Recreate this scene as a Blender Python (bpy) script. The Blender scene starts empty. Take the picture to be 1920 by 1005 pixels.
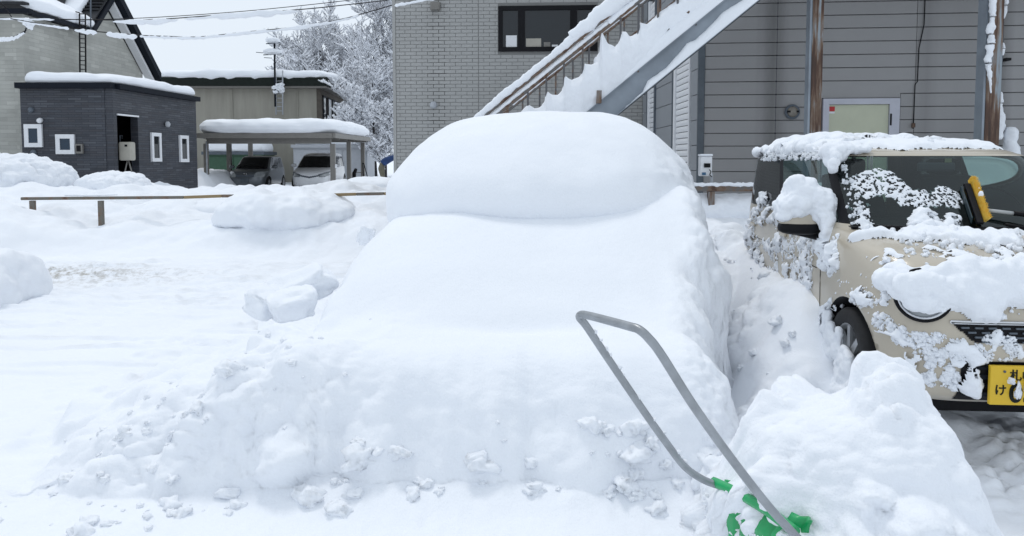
import bpy, bmesh, math, random
import numpy as np
from mathutils import Vector, Matrix
from mathutils.bvhtree import BVHTree
from math import sin, cos, tan, pi, radians, sqrt

SC = bpy.context.scene
COL = SC.collection
rnd = random.Random(7)

# ------------------------------------------------------------------ camera
FPX, PITCH, PPY, EYE = 1397.0, radians(3.56), 387.0, 1.6
cam_d = bpy.data.cameras.new('camera')
cam = bpy.data.objects.new('camera', cam_d)
COL.objects.link(cam)
cam.location = (0, 0, EYE)
cam.rotation_euler = (pi/2 - PITCH, 0, 0)
cam_d.sensor_width = 36
cam_d.lens = FPX/1920*36
cam_d.shift_y = -(502.5-PPY)/1920
cam_d.clip_start = 0.05
cam_d.clip_end = 2000
SC.camera = cam

# ------------------------------------------------------------------ sky and sun (bright overcast)
SUN_EL, SUN_AZ = radians(62), radians(-25)
world = bpy.data.worlds.new("World")
SC.world = world
world.use_nodes = True
wn = world.node_tree.nodes
wl = world.node_tree.links
wn.clear()
w_out = wn.new('ShaderNodeOutputWorld')
w_bg = wn.new('ShaderNodeBackground')
w_sky = wn.new('ShaderNodeTexSky')
w_sky.sky_type = 'NISHITA'
w_sky.sun_disc = False
w_sky.sun_elevation = SUN_EL
w_sky.sun_rotation = SUN_AZ
w_sky.dust_density = 4
w_mix = wn.new('ShaderNodeMix')
w_mix.data_type = 'RGBA'
w_mix.inputs[0].default_value = 0.95          # a closed cloud layer over the clear sky
w_mix.inputs[7].default_value = (5.80, 6.38, 7.05, 1)
wl.new(w_sky.outputs[0], w_mix.inputs[6])
wl.new(w_mix.outputs[2], w_bg.inputs[0])
w_bg.inputs[1].default_value = 0.128
wl.new(w_bg.outputs[0], w_out.inputs[0])
sun_d = bpy.data.lights.new('sun', 'SUN')
sun_d.energy = 0.75
sun_d.angle = radians(14)
sun_d.color = (1.0, 0.97, 0.93)
sun = bpy.data.objects.new('sun', sun_d)
COL.objects.link(sun)
# direction towards the sun: azimuth measured like the sky texture, from +Y towards +X
sdir = Vector((sin(SUN_AZ)*cos(SUN_EL), cos(SUN_AZ)*cos(SUN_EL), sin(SUN_EL)))
sun.rotation_euler = sdir.to_track_quat('Z', 'Y').to_euler()
SC.view_settings.view_transform = 'Standard'
SC.view_settings.look = 'None'
SC.view_settings.gamma = 1
SC.view_settings.exposure = 0.12
SC.view_settings.use_curve_mapping = False

# ------------------------------------------------------------------ survey helper: a sighting line at a known distance gives a point
def P(px, py, d):
    u = (px-960)/FPX
    v = (PPY-py)/FPX
    dx, dy, dz = u, cos(PITCH)+v*sin(PITCH), -sin(PITCH)+v*cos(PITCH)
    s = d/dy
    return Vector((dx*s, d, EYE+dz*s))

# ------------------------------------------------------------------ numpy noise
_G = np.array([[1,1,0],[-1,1,0],[1,-1,0],[-1,-1,0],[1,0,1],[-1,0,1],[1,0,-1],[-1,0,-1],[0,1,1],[0,-1,1],[0,1,-1],[0,-1,-1]], dtype=np.float32)
def _hash(x, y, z, seed=0):
    h = (x.astype(np.uint32)*np.uint32(374761393) + y.astype(np.uint32)*np.uint32(668265263)
         + z.astype(np.uint32)*np.uint32(2147483647) + np.uint32((seed*1274126177) & 0xffffffff))
    h = (h ^ (h >> np.uint32(13)))*np.uint32(1274126177)
    h = (h ^ (h >> np.uint32(15)))*np.uint32(2246822519)
    return h ^ (h >> np.uint32(16))
def perlin(p, seed=0):
    p = np.asarray(p, dtype=np.float64)
    i = np.floor(p).astype(np.int64)
    f = (p-i).astype(np.float32)
    w = f*f*f*(f*(f*6-15)+10)
    out = 0
    for dx in (0, 1):
        wx = w[:, 0] if dx else 1-w[:, 0]
        for dy in (0, 1):
            wy = w[:, 1] if dy else 1-w[:, 1]
            for dz in (0, 1):
                wz = w[:, 2] if dz else 1-w[:, 2]
                g = _G[_hash(i[:, 0]+dx, i[:, 1]+dy, i[:, 2]+dz, seed) % np.uint32(12)]
                out = out + wx*wy*wz*(g[:, 0]*(f[:, 0]-dx)+g[:, 1]*(f[:, 1]-dy)+g[:, 2]*(f[:, 2]-dz))
    return out
def fbm(p, octv=4, seed=0, gain=0.5):
    p = np.asarray(p, dtype=np.float64)
    a, s, o = 1.0, 1.0, 0
    for k in range(octv):
        o = o + a*perlin(p*s, seed+k)
        a *= gain
        s *= 2.03
    return o
def worley(p, seed=0):
    p = np.asarray(p, dtype=np.float64)
    i = np.floor(p).astype(np.int64)
    best = np.full(len(p), 9.0, dtype=np.float64)
    for dx in (-1, 0, 1):
        for dy in (-1, 0, 1):
            for dz in (-1, 0, 1):
                c = i+np.array([dx, dy, dz])
                h = _hash(c[:, 0], c[:, 1], c[:, 2], seed)
                q = np.stack([(h & np.uint32(1023)), ((h >> np.uint32(10)) & np.uint32(1023)), ((h >> np.uint32(20)) & np.uint32(1023))], 1)/1023.0
                d = ((c+q-p)**2).sum(1)
                best = np.minimum(best, d)
    return np.sqrt(best)
def clods(p, seed=0):                # rounded packed lumps, 0..1
    return np.clip(1-worley(p, seed)**2*1.3, 0, 1)
def ss(a, b, x):
    t = np.clip((np.asarray(x, dtype=float)-a)/(b-a), 0, 1)
    return t*t*(3-2*t)
def interp(x, xs, ys):
    return np.interp(x, xs, ys)
def sinterp(x, xs, ys):               # smooth monotone-ish interpolation (Catmull-Rom through numpy)
    x = np.clip(np.asarray(x, dtype=float), xs[0], xs[-1])
    xs = np.array(xs, float); ys = np.array(ys, float)
    m = np.gradient(ys, xs)
    i = np.clip(np.searchsorted(xs, x, side='right')-1, 0, len(xs)-2)
    h = xs[i+1]-xs[i]
    t = (x-xs[i])/h
    return ((2*t**3-3*t**2+1)*ys[i]+(t**3-2*t**2+t)*h*m[i]+(-2*t**3+3*t**2)*ys[i+1]+(t**3-t**2)*h*m[i+1])

# ------------------------------------------------------------------ object helpers
def tag(o, label=None, cat=None, group=None, kind=None):
    if label: o['label'] = label
    if cat: o['category'] = cat
    if group: o['group'] = group
    if kind: o['kind'] = kind
    return o
def empty(name, loc, label, cat, group=None, rz=0):
    o = bpy.data.objects.new(name, None)
    COL.objects.link(o)
    o.location = loc
    o.rotation_euler = (0, 0, rz)
    o.empty_display_size = 0.2
    return tag(o, label, cat, group)
def world_m(q):
    B = Matrix.Translation(q.location) @ q.rotation_euler.to_matrix().to_4x4()
    if q.parent is None: return B
    return world_m(q.parent) @ q.matrix_parent_inverse @ B
def link(name, me, mat=None, parent=None, world=False):
    o = bpy.data.objects.new(name, me)
    COL.objects.link(o)
    if mat is not None and len(me.materials) == 0:
        me.materials.append(mat)
    if parent is not None:
        o.parent = parent
        if world:
            o.matrix_parent_inverse = world_m(parent).inverted()
    return o
def mesh_np(name, V, F, smooth=True):
    me = bpy.data.meshes.new(name)
    V = np.asarray(V, dtype=np.float32)
    F = np.asarray(F, dtype=np.int32)
    k = F.shape[1]
    me.vertices.add(len(V)); me.vertices.foreach_set('co', V.ravel())
    me.loops.add(F.size); me.loops.foreach_set('vertex_index', F.ravel())
    me.polygons.add(len(F))
    me.polygons.foreach_set('loop_start', np.arange(0, F.size, k, dtype=np.int32))
    me.polygons.foreach_set('loop_total', np.full(len(F), k, dtype=np.int32))
    me.polygons.foreach_set('use_smooth', np.full(len(F), smooth))
    me.update(calc_edges=True)
    return me
def grid_faces(n, m, wrap=False):
    i = np.arange(n-1)[:, None]
    j = np.arange(m if wrap else m-1)[None, :]
    j2 = (j+1) % m
    a = i*m+j; b = i*m+j2; c = (i+1)*m+j2; d = (i+1)*m+j
    return np.stack([a, b, c, d], -1).reshape(-1, 4)
def grid_normals(V3):                 # V3 (n,m,3), for disp
    du = np.gradient(V3, axis=0); dv = np.gradient(V3, axis=1)
    n = np.cross(dv, du)
    n /= np.maximum(np.linalg.norm(n, axis=2, keepdims=True), 1e-9)
    return n

class MB:                             # collects simple solids into one mesh
    def __init__(s, M=None):
        s.v = []; s.f = []; s.M = M; s.sm = []
    def _add(s, vs, fs, smooth=False):
        b = len(s.v)
        for q in vs:
            q = Vector(q)
            s.v.append(tuple(s.M @ q) if s.M is not None else tuple(q))
        for f in fs:
            s.f.append(tuple(b+i for i in f)); s.sm.append(smooth)
    def box(s, x0, x1, y0, y1, z0, z1):
        s._add([(x0,y0,z0),(x1,y0,z0),(x1,y1,z0),(x0,y1,z0),(x0,y0,z1),(x1,y0,z1),(x1,y1,z1),(x0,y1,z1)],
               [(0,3,2,1),(4,5,6,7),(0,1,5,4),(1,2,6,5),(2,3,7,6),(3,0,4,7)])
        return s
    def prism(s, pts, d):             # planar loop extruded by vector d
        n = len(pts); d = Vector(d)
        s._add([Vector(p) for p in pts]+[Vector(p)+d for p in pts],
               [tuple(range(n))[::-1], tuple(range(n, 2*n))]+[(i, (i+1) % n, n+(i+1) % n, n+i) for i in range(n)])
        return s
    def tube(s, path, r, n=8, cap=True, smooth=True, flat=1.0):
        path = [Vector(p) for p in path]
        if not hasattr(r, '__len__'): r = [r]*len(path)
        rings = []
        up = Vector((0, 0, 1))
        vs = []
        for i, p in enumerate(path):
            a = path[max(i-1, 0)]; b = path[min(i+1, len(path)-1)]
            t = (b-a).normalized()
            x = t.cross(up)
            if x.length < 1e-3: x = t.cross(Vector((0, 1, 0)))
            x.normalize(); y = x.cross(t)
            for k in range(n):
                an = 2*pi*k/n
                vs.append(p+x*cos(an)*r[i]+y*sin(an)*r[i]*flat)
        fs = []
        for i in range(len(path)-1):
            for k in range(n):
                k2 = (k+1) % n
                fs.append((i*n+k, i*n+k2, (i+1)*n+k2, (i+1)*n+k))
        s._add(vs, fs, smooth)
        if cap:
            b = len(s.v)-len(vs)
            s.f.append(tuple(b+k for k in range(n))[::-1]); s.sm.append(False)
            s.f.append(tuple(b+(len(path)-1)*n+k for k in range(n))); s.sm.append(False)
        return s
    def lathe(s, c, axis, prof, n=24, smooth=True):   # prof: (radius, along axis)
        c = Vector(c); ax = Vector(axis).normalized()
        u = ax.orthogonal().normalized(); w = ax.cross(u)
        vs = []
        for (r, h) in prof:
            for k in range(n):
                an = 2*pi*k/n
                vs.append(c+ax*h+(u*cos(an)+w*sin(an))*r)
        fs = []
        for i in range(len(prof)-1):
            for k in range(n):
                k2 = (k+1) % n
                fs.append((i*n+k, i*n+k2, (i+1)*n+k2, (i+1)*n+k))
        s._add(vs, fs, smooth)
        return s
    def mesh(s, name):
        me = bpy.data.meshes.new(name)
        me.from_pydata(s.v, [], s.f)
        me.polygons.foreach_set('use_smooth', s.sm)
        bm = bmesh.new(); bm.from_mesh(me)
        bmesh.ops.recalc_face_normals(bm, faces=bm.faces)
        bm.to_mesh(me); bm.free()
        return me
    def build(s, name, mat, parent=None, world=False, bevel=0):
        o = link(name, s.mesh(name), mat, parent, world)
        if bevel:
            b = o.modifiers.new('bevel', 'BEVEL'); b.width = bevel; b.segments = 2; b.limit_method = 'ANGLE'
        return o
def smooth_path(pts, k=8):
    pts = [Vector(p) for p in pts]
    out = []
    n = len(pts)
    for i in range(n-1):
        p0 = pts[max(i-1, 0)]; p1 = pts[i]; p2 = pts[i+1]; p3 = pts[min(i+2, n-1)]
        for j in range(k):
            t = j/k
            out.append(0.5*((2*p1)+(p2-p0)*t+(2*p0-5*p1+4*p2-p3)*t*t+(3*p1-p0-3*p2+p3)*t**3))
    out.append(pts[-1])
    return out

# ------------------------------------------------------------------ materials
def mat_new(name):
    m = bpy.data.materials.new(name)
    m.use_nodes = True
    nt = m.node_tree
    return m, nt, nt.nodes['Principled BSDF']
def noise_node(nt, scale, detail=4, rough=0.55, coord='Object', stretch=None):
    tc = nt.nodes.new('ShaderNodeTexCoord')
    n = nt.nodes.new('ShaderNodeTexNoise')
    n.inputs['Scale'].default_value = scale
    n.inputs['Detail'].default_value = detail
    n.inputs['Roughness'].default_value = rough
    if stretch:
        mp = nt.nodes.new('ShaderNodeMapping')
        mp.inputs['Scale'].default_value = stretch
        nt.links.new(tc.outputs[coord], mp.inputs[0]); nt.links.new(mp.outputs[0], n.inputs['Vector'])
    else:
        nt.links.new(tc.outputs[coord], n.inputs['Vector'])
    return n
def ramp(nt, src, stops):
    r = nt.nodes.new('ShaderNodeValToRGB')
    e = r.color_ramp.elements
    while len(e) < len(stops): e.new(0.5)
    for k, (p, c) in enumerate(stops):
        e[k].position = p
        e[k].color = (c[0], c[1], c[2], 1)
    nt.links.new(src, r.inputs[0])
    return r
def bump(nt, bsdf, src, strength, dist=0.01, chain=None):
    b = nt.nodes.new('ShaderNodeBump')
    b.inputs['Strength'].default_value = strength
    b.inputs['Distance'].default_value = dist
    nt.links.new(src, b.inputs['Height'])
    if chain: nt.links.new(chain.outputs[0], b.inputs['Normal'])
    nt.links.new(b.outputs[0], bsdf.inputs['Normal'])
    return b
def paint(name, c, rough=0.4, metal=0.0, var=0.12, scale=6, c2=None, coat=0, stretch=None, bmp=0.05, spec=0.4):
    m, nt, b = mat_new(name)
    n = noise_node(nt, scale, stretch=stretch)
    c2 = c2 or tuple(x*(1-var*2) for x in c)
    r = ramp(nt, n.outputs[0], [(0.3, c2), (0.65, c)])
    nt.links.new(r.outputs[0], b.inputs['Base Color'])
    b.inputs['Roughness'].default_value = rough
    b.inputs['Metallic'].default_value = metal
    b.inputs['Coat Weight'].default_value = coat
    b.inputs['Specular IOR Level'].default_value = spec
    b.inputs['Coat Roughness'].default_value = 0.08
    if bmp:
        n2 = noise_node(nt, scale*8, stretch=stretch)
        bump(nt, b, n2.outputs[0], bmp, 0.01)
    return m
def snow_mat(name, col=(0.86, 0.885, 0.925), fine=0.35, grain=60, lump=0.25, dirt=None):
    m, nt, b = mat_new(name)
    b.inputs['Roughness'].default_value = 0.75
    b.inputs['Specular IOR Level'].default_value = 0.25
    b.inputs['Subsurface Weight'].default_value = 0.0
    n0 = noise_node(nt, 1.3, 3)
    r = ramp(nt, n0.outputs[0], [(0.3, tuple(x*0.975 for x in col)), (0.7, col)])
    nt.links.new(r.outputs[0], b.inputs['Base Color'])
    if dirt:
        nd = noise_node(nt, 9, 6, 0.7)
        tc = nt.nodes.new('ShaderNodeTexCoord')
        mp = nt.nodes.new('ShaderNodeMapping')
        mp.inputs['Location'].default_value = (-dirt[0]/dirt[2], -dirt[1]/dirt[3], 0)
        mp.inputs['Scale'].default_value = (1/dirt[2], 1/dirt[3], 0)
        g = nt.nodes.new('ShaderNodeTexGradient'); g.gradient_type = 'SPHERICAL'
        nt.links.new(tc.outputs['Object'], mp.inputs[0]); nt.links.new(mp.outputs[0], g.inputs[0])
        mu = nt.nodes.new('ShaderNodeMath'); mu.operation = 'MULTIPLY'
        rr = ramp(nt, nd.outputs[0], [(0.46, (0, 0, 0)), (0.62, (1, 1, 1))])
        nt.links.new(rr.outputs[0], mu.inputs[0]); nt.links.new(g.outputs[1], mu.inputs[1])
        mx = nt.nodes.new('ShaderNodeMix'); mx.data_type = 'RGBA'
        nt.links.new(mu.outputs[0], mx.inputs[0])
        nt.links.new(r.outputs[0], mx.inputs[6]); mx.inputs[7].default_value = (0.36, 0.34, 0.30, 1)
        nt.links.new(mx.outputs[2], b.inputs['Base Color'])
    n1 = noise_node(nt, grain, 3, 0.6)
    n2 = noise_node(nt, grain/6, 4, 0.6)
    b1 = bump(nt, b, n2.outputs[0], lump, 0.02)
    bump(nt, b, n1.outputs[0], fine, 0.006, chain=b1)
    return m

M_SNOW = snow_mat('snow_fresh', fine=0.5, lump=0.22, grain=85)
M_SNOWG = snow_mat('snow_ground', fine=0.3, lump=0.35, dirt=(-6.4, 10.2, 2.6, 1.3))
M_SNOWC = snow_mat('snow_clumpy', fine=0.55, lump=0.55, grain=70)
M_SNOWW = snow_mat('snow_wet', col=(0.80, 0.83, 0.87), fine=0.6, lump=0.6, grain=110)
M_SNOWR = snow_mat('snow_roof', fine=0.1, lump=0.2, grain=20)
# ================================================================== GROUND: one sheet to the horizon
def ground_h(x, y):
    x = np.asarray(x, float); y = np.asarray(y, float)
    p2 = np.stack([x, y, 0*x], -1).reshape(-1, 3)
    n1 = fbm(p2*0.55, 4, 11).reshape(x.shape)
    n2 = fbm(p2*np.array([1.6, 3.5, 1]), 4, 12).reshape(x.shape)
    n3 = fbm(p2*np.array([0.25, 0.25, 1]), 3, 13).reshape(x.shape)
    h = 0.018*n2 + 0.04*n1*ss(4, 9, y)
    # plough ledges and wheel ruts running across the lane on the left
    lane = ss(-0.6, -1.6, x)*ss(4.5, 6, y)*(1-ss(11.4, 12.2, y))
    rut = np.abs(perlin((p2*np.array([0.35, 2.6, 1])), 21)).reshape(x.shape)
    h += lane*(0.035*ss(0.14, 0.0, rut)-0.012)
    h += lane*0.05*np.clip(fbm(p2*np.array([1.5, 5.0, 1]), 4, 22).reshape(x.shape), -0.1, 1)*ss(6.5, 9.0, y)*1.5
    # bank below the low rail
    foot = 11.9 + 0.35*np.sin(x*0.7) + 0.5*n3
    left = ss(1.5, 0.2, x)
    bank = ss(0, 1, (y-foot)/1.7)
    hb = 0.54 + 0.22*n1 + 0.10*fbm(p2*1.3, 3, 14).reshape(x.shape)+0.16*ss(-7.9, -8.8, x)
    h = h + left*bank*hb
    # open snow field beyond the rail
    fld = ss(14.2, 17.0, y)
    h += left*fld*(0.15+0.10*n3)
    h += 0.55*np.exp(-((x+8.2-0.15*(y-15))/3.0)**2-((y-17.5)/2.6)**2)*0 
    # shovelled mounds in front of the carport and the brick annex
    for (cx, cy, a, sx, sy) in ((-6.3, 18.4, 0.10, 1.5, 1.2), (-8.2, 18.8, 0.05, 1.3, 1.2), (-11.2, 19.2, 0.20, 2.2, 1.3),
                                (-4.3, 18.6, 0.10, 1.0, 1.0), (-4.0, 21, 0.30, 1.5, 2.0)):
        h += a*np.exp(-((x-cx)/sx)**2-((y-cy)/sy)**2)
    h = h*(1-0.97*left*ss(19.5, 25, y)*ss(-12.6, -11.6, x))*(1-0.9*left*ss(34, 40, y))+0.2*left*ss(22, 26, y)
    # rise of packed snow around the steel stair and the right hand wall
    right = ss(0.9, 2.0, x)
    h += right*(0.85*ss(7.2, 9.4, y))*(1-0.6*ss(11.5, 13, y))
    h += ss(-1.5, 1.0, x)*(1-right)*0.6*ss(7.5, 9.5, y)
    # trampled floor between the two cars, loose snow against the flank of the cream car
    gap = ss(0.9, 1.15, x)*ss(2.9, 2.2, x)
    carx = 1.84+0.114*(y-4.2)
    hb2 = 0.70*ss(4.85, 6.5, y)+0.02*n2
    hb3 = (0.74*ss(3.7, 4.8, y)+0.06*ss(5, 7, y))*ss(0.66, 0.0, carx-x)
    h += gap*np.maximum(hb2, hb3)*ss(9.5, 7.5, y)
    return h

def axis(pts):                        # [(start, spacing), ..., (end, None)] spacings interpolate
    out = [pts[0][0]]
    for (a, da), (b, db) in zip(pts[:-1], pts[1:]):
        if db is None: db = da
        while out[-1] < b:
            t = (out[-1]-a)/(b-a)
            out.append(out[-1]+da*(1-t)+db*t)
    return np.array(out)
gx = axis([(-900, 60), (-60, 4), (-16, 0.10), (-6, 0.045), (-3, 0.03), (0.8, 0.03), (1.0, 0.02), (3.2, 0.02), (4.5, 0.05), (16, 0.3), (60, 4), (900, 60)])
gy = axis([(0.3, 0.10), (2.4, 0.02), (4.5, 0.02), (7.5, 0.025), (13, 0.045), (20, 0.08), (34, 0.3), (60, 2), (200, 20), (1500, 120)])
GX, GY = np.meshgrid(gx, gy, indexing='ij')
GZ = ground_h(GX, GY)
V3 = np.stack([GX, GY, GZ], -1)
N3 = -grid_normals(V3)
N3 = np.where(N3[..., 2:3] < 0, -N3, N3)
pp = V3.reshape(-1, 3)
near = (ss(14, 9, GY)*ss(-12, -8, GX)*ss(7, 4, GX)).ravel()
amp = np.zeros(len(pp))
idx = np.where(near > 0)[0]
q = pp[idx]
gapm = (ss(0.95, 1.2, q[:, 0])*ss(3.4, 2.6, q[:, 0])*ss(3.3, 3.6, q[:, 1])*ss(8.5, 7.5, q[:, 1]))
frontm = ss(4.3, 3.4, q[:, 1])*ss(-2.6, -1.2, q[:, 0])
face = ss(0.1, 0.45, np.hypot(*np.gradient(GZ, axis=(0, 1))).ravel()[idx]*0)
lumpy = np.clip(gapm+0.35*frontm, 0, 1)
c1 = clods(q*7.0, 31); c2_ = clods(q*17.0, 32); c3 = clods(q*36.0, 33)
sel = np.clip(fbm(q*1.3, 2, 34)*2+0.5, 0, 1)
amp[idx] = near[idx]*(lumpy*sel*(0.075*c1+0.040*c2_+0.020*c3)+0.006*c2_*sel + 0.004*fbm(q*9, 3, 35))
# small loose crumbs lying on the lane on the left
crumb = np.clip(clods(q*np.array([6, 6, 6.]), 36)-0.80, 0, 1)*5*np.clip(fbm(q*0.9, 2, 37)*3-0.25, 0, 1)
amp[idx] += near[idx]*crumb*0.035*(1-gapm)
V3 = (pp + N3.reshape(-1, 3)*amp[:, None]).reshape(V3.shape)
g_me = mesh_np('snow_ground', V3.reshape(-1, 3), grid_faces(*GX.shape)[:, ::-1])
ground = tag(link('snow_ground', g_me, M_SNOWG), kind='structure')
ground['label'] = 'ploughed white snow covering the parking lot and the lots beyond it'

# ================================================================== generic loft of horizontal slices
def outline(n, xl, xr, yf, yb, ex, s):
    """unit superellipse sampled on angles s, with separate half axes left/right/front/back"""
    c = np.cos(s); d = np.sin(s)
    r = (np.abs(c)**ex+np.abs(d)**ex)**(-1/ex)
    c = c*r; d = d*r
    cx = (xl+xr)/2; cy = (yf+yb)/2
    return cx+c*(xr-xl)/2, cy+d*(yb-yf)/2
def angle_set(w, l, ex, n):           # angles giving equal arc steps on a w x l outline, start at the back (+y)
    t = np.linspace(0, 2*pi, 8001)+pi/2
    x, y = outline(0, -w, w, -l, l, ex, t)
    s = np.concatenate([[0], np.cumsum(np.hypot(np.diff(x), np.diff(y)))])
    return np.interp(np.linspace(0, s[-1], n, endpoint=False), s, t)

def soft_normals(V3, k):
    B = V3.copy()
    for _ in range(k):
        for ax in (0, 1):
            q = np.concatenate([np.take(B, [0], ax), B, np.take(B, [-1], ax)], ax)
            n = B.shape[ax]
            B = (np.take(q, range(n), ax)+np.take(q, range(1, n+1), ax)*2+np.take(q, range(2, n+2), ax))/4
    N = grid_normals(B)
    return -N if N[..., 2].mean() < 0 else N
# ================================================================== BURIED CAR
car1 = empty('buried_car', (0.2, 5.4, 0), 'parked car completely buried under a smooth thick dome of fresh snow', 'car')
# --- snow over bonnet and nose, with the shovelled face in front
def xr_(y): return 0.035*np.sin(y*4.1)+0.02*np.sin(y*9.3+1)+interp(y, [3.3, 5.2, 6.6, 9], [0.93, 1.36, 1.50, 1.55])
def yf_(s): return 3.44+0.05*np.sin(s*2.1)+0.03*np.sin(s*5.3+1)+0.12*ss(-0.4, 0.1, s)*0
sx_ = axis([(-3.9, 0.03), (-2.9, 0.014), (-1.9, 0.014), (-0.30, 0.02), (-0.10, 0.006), (0.10, 0.006), (0.35, 0.04)])
ey_ = axis([(-1.35, 0.04), (-0.5, 0.016), (-0.05, 0.006), (0.20, 0.006), (0.34, 0.014), (1.6, 0.02), (4.6, 0.06)])
S, E = np.meshgrid(sx_, ey_, indexing='ij')
Y = yf_(S)+E
X = xr_(Y)+S
rp = np.stack([X, Y, 0*X], -1).reshape(-1, 3)
rn = fbm(rp*1.1, 3, 41).reshape(X.shape)
rn2 = fbm(rp*4.0, 3, 42).reshape(X.shape)
T = sinterp(Y, [3.3, 3.55, 3.85, 4.1, 4.5, 4.9, 5.2, 6.0, 8.2], [0.60, 0.635, 0.68, 0.76, 0.985, 1.17, 1.25, 1.27, 1.2])
# shoulder down to the left, a little crown, high snow bridging to the roof on the right
ls = sinterp(X, [-3.2, -1.55, -1.28, -1.12, -0.95, -0.6, 0.1, 0.7, 1.2, 1.8], [0, 0.0, 0.28, 0.68, 0.86, 0.975, 1.0, 0.985, 0.94, 0.90])
ls2 = np.where(Y < 4.25, ls*(1-ss(4.25, 3.9, Y))+ss(4.25, 3.9, Y)*sinterp(X, [-3.2, -1.4, -1.0, -0.5, 1.8], [0.95, 0.95, 0.97, 1.0, 1.0]), ls)
T = T*ls2
T = T + 0.20*ss(0.35, 1.25, X)*ss(4.5, 5.5, Y)
T = T - 0.05*np.exp(-((X-0.1)/0.5)**2-((Y-3.98)/0.10)**2)
edge_lump = 0.05*rn2
# front-left spill of shovelled clods
pz = interp(X, [-2.75, -2.35, -2.05, -1.8, -1.55, -1.3, -1.0, -0.5, 2], [0, 0.06, 0.2, 0.36, 0.52, 0.64, 0.67, 0.64, 0.6])
cr = 3.85+0.10*np.sin(X*3)
sp = pz*(1-0.85*ss(-1.25, -0.6, X))*np.where(E < 0.45, ss(-0.28, 0.45, E), ss(1.35, 0.5, E))*ss(-3.0, -2.1, X)
rag = fbm(rp*np.array([2.2, 0.3, 1]), 3, 142).reshape(X.shape)
u_ = np.clip((E+0.15+0.16*rag*ss(1.1, -0.2, X))/(0.44+0.06*ss(0.1, 0.9, X)), 0, 1)
top_front = 1-(1-u_**0.75)**2.0                       # the shovel cut, rounded over at the top
lfade = ss(-1.75, -1.35, X)
rag2 = fbm(np.stack([Y*1.7, X*0.5, 0*X], -1).reshape(-1, 3), 3, 145).reshape(X.shape)
ur = np.clip((0.03-(S+0.09*rag2))/0.26, 0, 1)
Hh = T*top_front*np.where(Y < 4.3, lfade, 1)*(1-(1-np.sqrt(ur))**2.4)
Hh = np.maximum(Hh, sp*ss(0.10, -0.04, S))
# trodden snow behind the spill
apr = 0.30*ss(-2.9, -1.6, X)*ss(3.7, 4.2, Y)*ss(6.9, 5.2, Y)*ss(0.0, -0.3, S)
Hh = np.maximum(Hh, apr+0.03*rn)
Z = Hh + 0.012*rn - 0.06*(1-ss(0.0, 0.05, Hh))
Z = np.maximum(Z, (0.10+0.03*rn2)*np.exp(-(np.maximum(E+0.05, 0)/0.12)**2-(np.minimum(E+0.05, 0)/0.22)**2)*ss(-1.3, -0.9, X)*ss(0.02, -0.08, S))
Z = np.where(E < 0, Z+0.07*ss(-1.2, -0.1, E)*ss(-2.9, -2.0, X)*ss(0.10, -0.1, S)*(1-ss(0.02, 0.3, Hh)), Z)
V3 = np.stack([X, Y, Z], -1)
N3 = soft_normals(V3, 10)
pp = V3.reshape(-1, 3)
facem = (top_front*(1-top_front)*4*np.ones_like(X)).ravel()
spill = (ss(-0.35, -1.25, X)*ss(4.6, 3.9, Y)*ss(0.0, 0.08, Hh)).ravel()
rightm = (ss(-0.30, 0.0, S)*ss(0.0, 0.1, Hh)).ravel()
c1 = clods(pp*4.6, 43); c2_ = clods(pp*11.0, 44); c3 = clods(pp*27.0, 45); c4 = clods(pp*55.0, 46)
big = fbm(pp*2.2, 3, 47)
warm = np.clip(fbm(pp*1.7, 2, 48)*2.2+0.55, 0, 1)
tread = (ss(-0.9, -1.4, X)*ss(3.7, 4.2, Y)).ravel()
a = 0.010*fbm(pp*1.7, 3, 49)+0.0022*c3*0.6+0.0015*c4
a = a+spill*warm*(0.045*(c1-0.3)+0.036*c2_+0.010*c3)+spill*0.05*big
a = a+facem*((0.045+0.015*ss(0.3, -0.5, X).ravel())*big+0.02*ss(0.1, -0.5, X).ravel()*(c1-0.4)+0.010*c2_+0.010*fbm(pp*np.array([9, 9, 3.5]), 3, 50)+0.006*c3)
streak = fbm(pp*np.array([15, 6, 1.1])+np.stack([pp[:, 2]*3, 0*pp[:, 0], 0*pp[:, 0]], 1), 3, 150)
lowf = (ss(0.30, 0.0, E)*ss(0.45, 0.1, Hh)).ravel()
a = a+lowf*0.007*streak
a = a+rightm*(0.035*c1*0.8+0.024*c2_+0.014*c3+0.05*big)
a = a+tread*0.10*np.clip(big, -1, 1)+tread*0.04*c1+tread*0.012*c2_
a = a*(Z.ravel() > -0.03)
V3 = pp + N3.reshape(-1, 3)*a[:, None]
me = mesh_np('hood_snow', V3, grid_faces(*X.shape)[:, ::-1])
hood = link('hood_snow', me, M_SNOW, car1, True)
# --- the overhanging cap on the roof
zs = np.array([1.08, 1.10, 1.14, 1.20, 1.28, 1.36, 1.46, 1.56, 1.66, 1.76, 1.85, 1.91, 1.955, 1.985, 1.995])
tab = {'xl': [-0.60, -0.86, -0.95, -1.00, -1.03, -1.045, -1.04, -0.985, -0.90, -0.78, -0.62, -0.47, -0.28, 0.0, 0.35],
       'xr': [1.30, 1.45, 1.52, 1.53, 1.52, 1.50, 1.47, 1.415, 1.34, 1.25, 1.14, 1.04, 0.93, 0.75, 0.40],
       'yf': [5.75, 5.35, 5.15, 5.04, 4.99, 5.00, 5.06, 5.15, 5.27, 5.41, 5.58, 5.74, 5.92, 6.15, 6.6],
       'yb': [7.6, 7.75, 7.85, 7.92, 7.97, 7.98, 7.96, 7.9, 7.82, 7.72, 7.6, 7.45, 7.25, 7.0, 6.65]}
tt = np.linspace(0, 1, 130)
kk = np.linspace(0, 1, len(zs))
ang = angle_set(1.25, 1.45, 2.5, 300)
rows = []
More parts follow.
